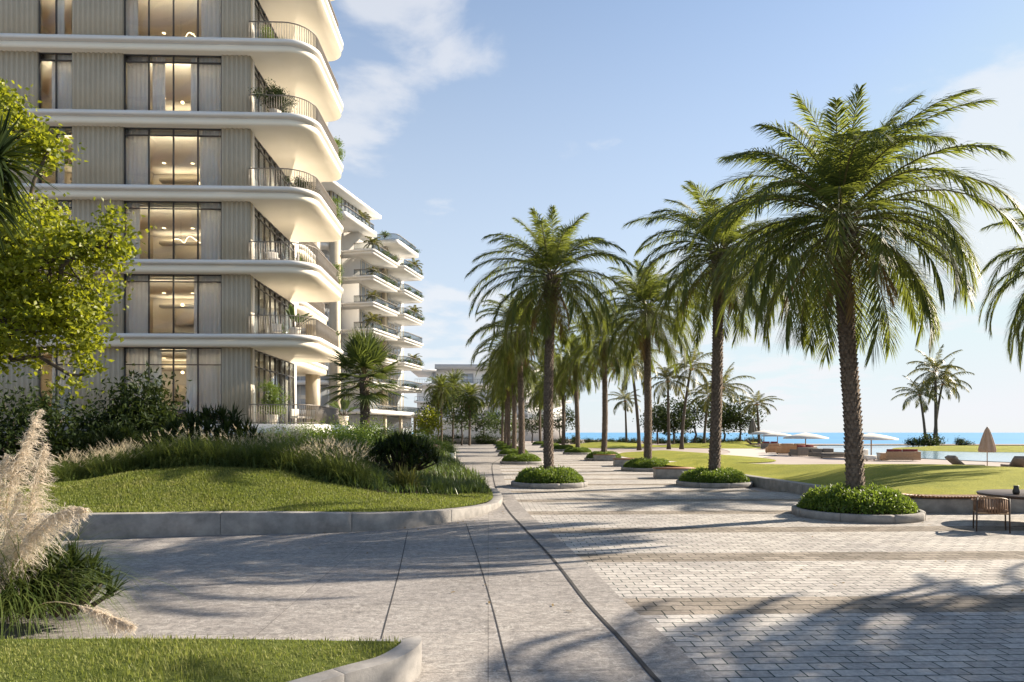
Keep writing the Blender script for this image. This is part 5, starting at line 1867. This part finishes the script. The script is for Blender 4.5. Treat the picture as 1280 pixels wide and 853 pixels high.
for n_, (pts, L0, nf, fall, wd) in enumerate((
        ([(14, 780, 7.3), (6, 690, 7.2), (12, 600, 7.1), (35, 530, 7.0), (48, 500, 7.0)], .42, 620, (.6, 0, -.3), .125),
        ([(20, 780, 7.3), (28, 690, 7.1), (40, 610, 7.0), (56, 545, 6.9)], .30, 650, (.7, 0, -.3), .125),
        ([(10, 780, 7.3), (-10, 690, 7.2), (-8, 610, 7.1), (5, 560, 7.0)], .30, 650, (.5, 0, -.3), .15),
        ([(20, 780, 7.3), (-4, 720, 7.0), (8, 660, 6.9), (22, 610, 6.9)], .25, 520, (.6, 0, -.2), .14),
        ([(0, 770, 7.2), (12, 705, 7.0), (45, 655, 6.9), (80, 630, 6.9), (107, 628, 6.9)], .30, 800, (.2, 0, -.7), .12),
        ([(20, 775, 7.2), (60, 752, 6.9), (110, 760, 6.8), (165, 782, 6.7)], .62, 600, (.4, 0, -.2), .08))):
    plume(pg, PL(pts), L0, nf, 100 + n_, fall, wd)
sk = spiky_shrub('spiky_shrub', (.55, .4), .38, 22, 30, .34, .025, 'dark', 19, 10)
p = Wd(70, 7.4); place(sk, (p[0], p[1], .25), 0, 1.0, 'low dark spiky shrub at the foot of the foreground pampas grass', 'shrub')
c = copy_tree(sk); p = Wd(-40, 7.6); place(c, (p[0], p[1], .25), 1.0, 1.3, 'dark spiky shrub behind the foreground pampas grass at the edge', 'shrub')


# ---------------------------------------------------------------- grass blades
def turf_blades(poly, hf, n, L, W, seed, name, mat='blade', far=24):
    r = np.random.default_rng(seed)
    poly = np.asarray(poly)[:, :2]
    lo, hi = np.maximum(poly.min(0), (-14, 3.4)), np.minimum(poly.max(0), (8, far))
    # denser near the viewer
    P = r.uniform(lo, hi, (n * 6, 2))
    P = P[inside(P, poly)]
    dd = P[:, 1]
    keep = r.random(len(P)) < np.clip((lo[1] + 2) / dd, 0, 1) ** 1.2
    P = P[keep][:n]
    n = len(P)
    B = np.c_[P, hf(P) - .005]
    az = r.uniform(0, 6.283, n); e = np.radians(r.uniform(40, 88, n))
    D = np.c_[np.cos(az) * np.cos(e), np.sin(az) * np.cos(e), np.sin(e)]
    S = np.c_[-np.sin(az), np.cos(az), np.zeros(n)]
    ln = L * r.uniform(.5, 1.2, n) * (1 + .25 * np.sin(P[:, 0] * 3.1 + P[:, 1] * 1.7))
    nm = strips(NM(), B, D, S, ln, W, .35 * ln * np.cos(e))
    tag(nm.build(name, M[mat]), kind='stuff')


turf_blades(fl_poly, front_h, 60000, .055, .0075, 1, 'lawn_grass')
turf_blades(lawn_poly, mound_h, 90000, .075, .016, 2, 'lawn_grass')
turf_blades(np.r_[shrub_line[2:], np.array(bed_right[:4]), [(-9, 42), (-14, 36), (-14, 17)]], mound_h, 26000, .34, .03, 3, 'ground_cover', 'mid', 42)


# ---------------------------------------------------------------- small planting further off
hb = leafy_shrub('low_hedge', (1.0, .8), .8, 1400, .16, 'dark', 51, .5, 18)
n0 = 0
for (px0, px1, d, s, st_, lab, grp) in ((545, 640, 126, 1.6, 9, 'dark low hedge bush along the far wall at the end of the path', 'hedge bushes at the end of the path'), (690, 900, 130, 1.3, 15, 'dark low bush along the far shore', 'low bushes along the shore'),
                                       (900, 950, 122, 1.2, 11, 'dark low bush between the seaside trees and the pool', 'low bushes by the pool')):
    for px in np.arange(px0, px1, st_):
        o = hb if n0 == 0 else copy_tree(hb)
        p = Wd(px + rng.uniform(-3, 3), d + rng.uniform(-2, 2))
        place(o, p, n0 * 1.1, (s * 1.2, s, s * rng.uniform(.7, 1.2)), lab, 'bush', grp)
        n0 += 1
for (px, d, s, lab) in ((1141, 103, 1.2, 'left dark bush on the islet beside the short palm'), (1163, 100, 1.9, 'biggest dark bush at the foot of the islet palms'), (1202, 101, 1.2, 'dark bush on the islet right of its palms')):
    o = copy_tree(hb); p = Wd(px, d, .25); place(o, p, px, (s, s, s * .9), lab, 'bush', 'bushes on the islet')
    n0 += 1
tag(NM().strip(np.array([Wd(535, 124)[:2], Wd(640, 124)[:2]]), .5, 0, 1.0).build('far_wall', M['kerb']), 'low pale wall closing the far end of the stone path', 'low wall')
for n_, (px0, px1, d, lab) in enumerate(((548, 566, 46, 'near white planter wall where the path meets the terrace tower garden'), (536, 556, 58, 'further white planter wall beside the path near the terraced tower'))):
    a, b = Wd(px0, d), Wd(px1, d)
    o = empty('garden_planter', a, 0, lab, 'planter')
    NM().box(((b[0] - a[0]) / 2, 2.0, .35), (b[0] - a[0], 4.0, .7)).build('planter_box', M['white'], o, bevel=.02)
    r = np.random.default_rng(n_)
    c = copy_tree(gr); place(c, ((a[0] + b[0]) / 2, a[1] + 1.6, .5), n_, (.5, 1.0, .7), 'green shrub in the ' + ('near' if n_ == 0 else 'further') + ' white planter beside the path', 'shrub', 'shrubs in the white planters')


# ---------------------------------------------------------------- plants on the balconies
def potted(kind, seed):
    r = np.random.default_rng(seed)
    o = empty('potted_plant')
    NM().lathe([(0.001, 0), (.20, 0), (.27, .5), (.25, .52), (.22, .46), (.001, .46)], 20).build('pot', M['pot'], o, smooth=False)
    lf, st = NM(), NM()
    if kind == 'bush':
        cl = np.c_[r.normal(0, .42, 34), r.normal(0, .3, 34), r.uniform(.8, 1.7, 34)]
        for q in cl:
            st.tube([(0, 0, .4), q * (.5, .5, .8), q], [.02, .012, .006], 4)
            leaves(lf, q + r.normal(0, .14, (70, 3)), .11, r, .5, .45)
        mt = 'dark'
    elif kind == 'tall':
        cl = np.c_[r.normal(0, .25, 40), r.normal(0, .25, 40), r.uniform(.7, 2.1, 40)]
        for q in cl:
            st.tube([(0, 0, .4), q * (.4, .4, .7), q], [.02, .012, .006], 4)
            leaves(lf, q + r.normal(0, .15, (70, 3)), .12, r, .9, .4)
        mt = 'box'
    elif kind == 'banana':
        for k in range(13):
            a = k * 2.4; e = R(r.uniform(35, 80)); l = r.uniform(.7, 1.1)
            d = np.array((math.cos(a) * math.cos(e), math.sin(a) * math.cos(e), math.sin(e)))
            b = np.array((0, 0, .45)) + d * .5
            st.tube([(0, 0, .4), b], [.02, .012], 5)
            s = np.array((-math.sin(a), math.cos(a), 0))
            strips(lf, [b], [d], [s], l, .26, .35 * l)
            strips(lf, [b + (0, 0, .004)], [d], [unit(s + np.array((0, 0, .4)))], l, .24, .3 * l)
        mt = 'mid'
    else:
        rosette(lf, np.array((0, 0, .5)), 70, .9, .05, r, 10, 85, .4)
        rosette(lf, np.array((0.1, 0.1, .55)), 40, .7, .05, r, 10, 85, .4)
        mt = 'mid'
    lf.build('foliage', M[mt], o)
    if st.n: st.build('stems', M['greybark'], o)
    return o


pp_ = {k: potted(k, i + 1) for i, k in enumerate(('bush', 'tall', 'banana', 'palmlike'))}
pused = set()


def put(kind, x, y, lev, s, lab, cat='plant', zz=None):
    o = copy_tree(pp_[kind]) if kind in pused else pp_[kind]
    pused.add(kind)
    place(o, (x, y, (z_top[lev] if zz is None else zz) + .003), x * 3 + lev, s, lab, cat, 'potted plants on the balconies')


put('bush', -11.5, 37.4, 4, (1.25, 1.0, .92), 'spreading dark potted bush behind the railing on the fourth floor balcony')
put('banana', -10.7, 38.3, 1 + 0, 1.15, 'broad leaved potted banana plant on the first floor balcony')
put('palmlike', -10.4, 37.9, 6, 1.1, 'feathery potted palm on the topmost visible balcony')
put('bush', -10.6, 38.4, 6, (.8, .8, .6), 'low potted bush under the feathery palm on the topmost visible balcony')
put('tall', -11.8, 37.9, 0, (1.0, 1.0, 1.0), 'tall bright green potted shrub on the ground floor terrace')
put('palmlike', -9.8, 43.2, 2, 1.25, 'dark potted palm at the far end of the second floor balcony')
put('tall', -9.75, 44.0, 2, .7, 'bright green potted shrub behind the dark palm on the second floor balcony')
put('tall', -9.7, 43.9, 4, .8, 'bright green potted shrub leaning over the far end of the fourth floor balcony')
put('palmlike', -11.4, 38.2, 5, .8, 'dry grassy potted plant on the fifth floor balcony')
put('palmlike', -11.9, 39.5, 1, .9, 'small spiky potted plant near the glass on the first floor balcony')
put('palmlike', -10.6, 38.9, 2, .8, 'small grassy potted plant beside chairs on the second floor balcony')
put('banana', -9.7, 46.2, 0, 1.25, 'tiered potted plant at the far end of the ground floor terrace')

put('palmlike', -9.8, 43.6, 5, .7, 'spiky potted plant at the far end of the fifth floor balcony')
put('tall', -9.7, 43.2, 3, .75, 'bright green potted shrub at the far end of the third floor balcony')
put('bush', -10.4, 38.2, 3, (.7, .7, .6), 'low dark potted bush at the corner of the third floor balcony')
put('banana', -9.7, 43.4, 1, .8, 'small potted banana plant at the far end of the first floor balcony')
put('tall', -12.0, 37.6, 5, .55, 'small green potted shrub near the wall on the fifth floor balcony')


def bchair():
    o = empty('balcony_chair')
    NM().box((0, 0, .40), (.56, .56, .12)).build('seat', M['canvas'], o, bevel=.03)
    NM().box((0, .24, .64), (.56, .10, .42)).build('backrest', M['canvas'], o, bevel=.03)
    for sx in (-1, 1):
        for sy in (-1, 1): NM().box((sx * .24, sy * .24, .17), (.04, .04, .34)).build('leg', M['darkwood'], o)
    return o


bc = bchair(); bn = 0
for lev, spots in ((2, ((-11.8, 38.0, .5), (-10.9, 38.6, -1.2), (-11.6, 40.0, 2.0))), (1, ((-11.7, 38.3, .4), (-11.3, 40.4, 2.4))), (0, ((-10.6, 38.4, 1.0), (-10.4, 40.0, -1.0))), (5, ((-11.9, 38.6, .7), (-10.9, 39.6, -.8))), (6, ((-11.9, 38.3, .3),))):
    fl = ['ground floor terrace', 'first floor balcony', 'second floor balcony', 'third', 'fourth', 'fifth floor balcony', 'topmost visible balcony'][lev]
    for k, (x, y, a) in enumerate(spots):
        o = bc if bn == 0 else copy_tree(bc); bn += 1
        place(o, (x, y, z_top[lev] + .003), a, 1.0, f'pale cushioned {["chair nearest the railing", "chair further back", "chair beside the glass"][k]} on the {fl}', 'chair', 'chairs on the balconies')

# planting along the terraces of the second tower
tq = leafy_shrub('terrace_plant', (.8, .8), .8, 500, .2, 'mid', 61, .4, 12)
tr_ = empty('terrace_palm')
lf, st = NM(), NM()
for k in range(16):
    frond(lf, st, np.array((0, 0, .9)), k * 2.4, R(80 - 5 * k), R(80), 1.5, 14, .5, .09, rng, .1, .4)
lf.build('crown', M['coco'], tr_); NM().tube([(0, 0, 0), (0, 0, 1.0)], .08, 6).build('stem', M['greybark'], tr_)
Tw = Matrix.Translation((-16.8, 101, 0)) @ Matrix.Rotation(-R(15), 4, 'Z')
tn = pn = 0
FLN = ['first', 'second', 'third', 'fourth', 'fifth', 'sixth', 'seventh', 'eighth']
for j, z in enumerate(LV[1:] + [33.1]):
    for (x, y, kd) in ((-.7, 1.2, 1), (-.6, 4.5, 0), (-.6, 7.5, 0), (.3, 12.2, 0), (.3, 15.5, j % 2), (.3, 18.0, 0)):
        if rng.random() < .18: continue
        if j == 6: x -= 1.8 if y < 6 else 1.0
        q = Tw @ Vector((x, y, z))
        if kd: o = tr_ if pn == 0 else copy_tree(tr_); pn += 1
        else: o = tq if tn == 0 else copy_tree(tq); tn += 1
        s = rng.uniform(.7, 1.2)
        place(o, q, y * 2 + j, (s, s, s * (1.1 if kd else .9)), f'{"small palm" if kd else "low bush"} on the {FLN[j]} white tower terrace, {["near end", "before the middle", "middle", "past the middle", "towards the far end", "far end"][[1.2, 4.5, 7.5, 12.2, 15.5, 18.0].index(y)]}',
              'plant', 'plants on the terraces of the white tower')


# a scatter of small fallen leaves blown along the kerbs
r_ = np.random.default_rng(123)
fl_ = []
for (x, y) in rowR[:3] + rowL[:1]:
    a = r_.uniform(0, 6.283, 26); q = 1.55 + r_.exponential(.5, 26)
    fl_.append(np.c_[x + q * np.cos(a), y + q * np.sin(a), np.full(26, .012)])
kp = kerb_line[r_.integers(10, 66, 60)] + r_.normal(0, .25, (60, 2)) + (0.1, -.35)
fl_.append(np.c_[kp, np.full(60, .012)])
fl_.append(np.c_[r_.uniform(-4, 8, 60), r_.uniform(6, 16, 60), np.full(60, .012)])
P_ = np.concatenate(fl_)
az_ = r_.uniform(0, 6.283, len(P_))
D_ = np.c_[np.cos(az_), np.sin(az_), np.full(len(P_), .12)]
S_ = np.c_[-np.sin(az_), np.cos(az_), np.full(len(P_), .1)]
tag(strips(NM(), P_, D_, S_, .09 * r_.uniform(.5, 1.3, len(P_)), .028, 0.0).build('fallen_leaves', M['dryfrond']), kind='stuff')
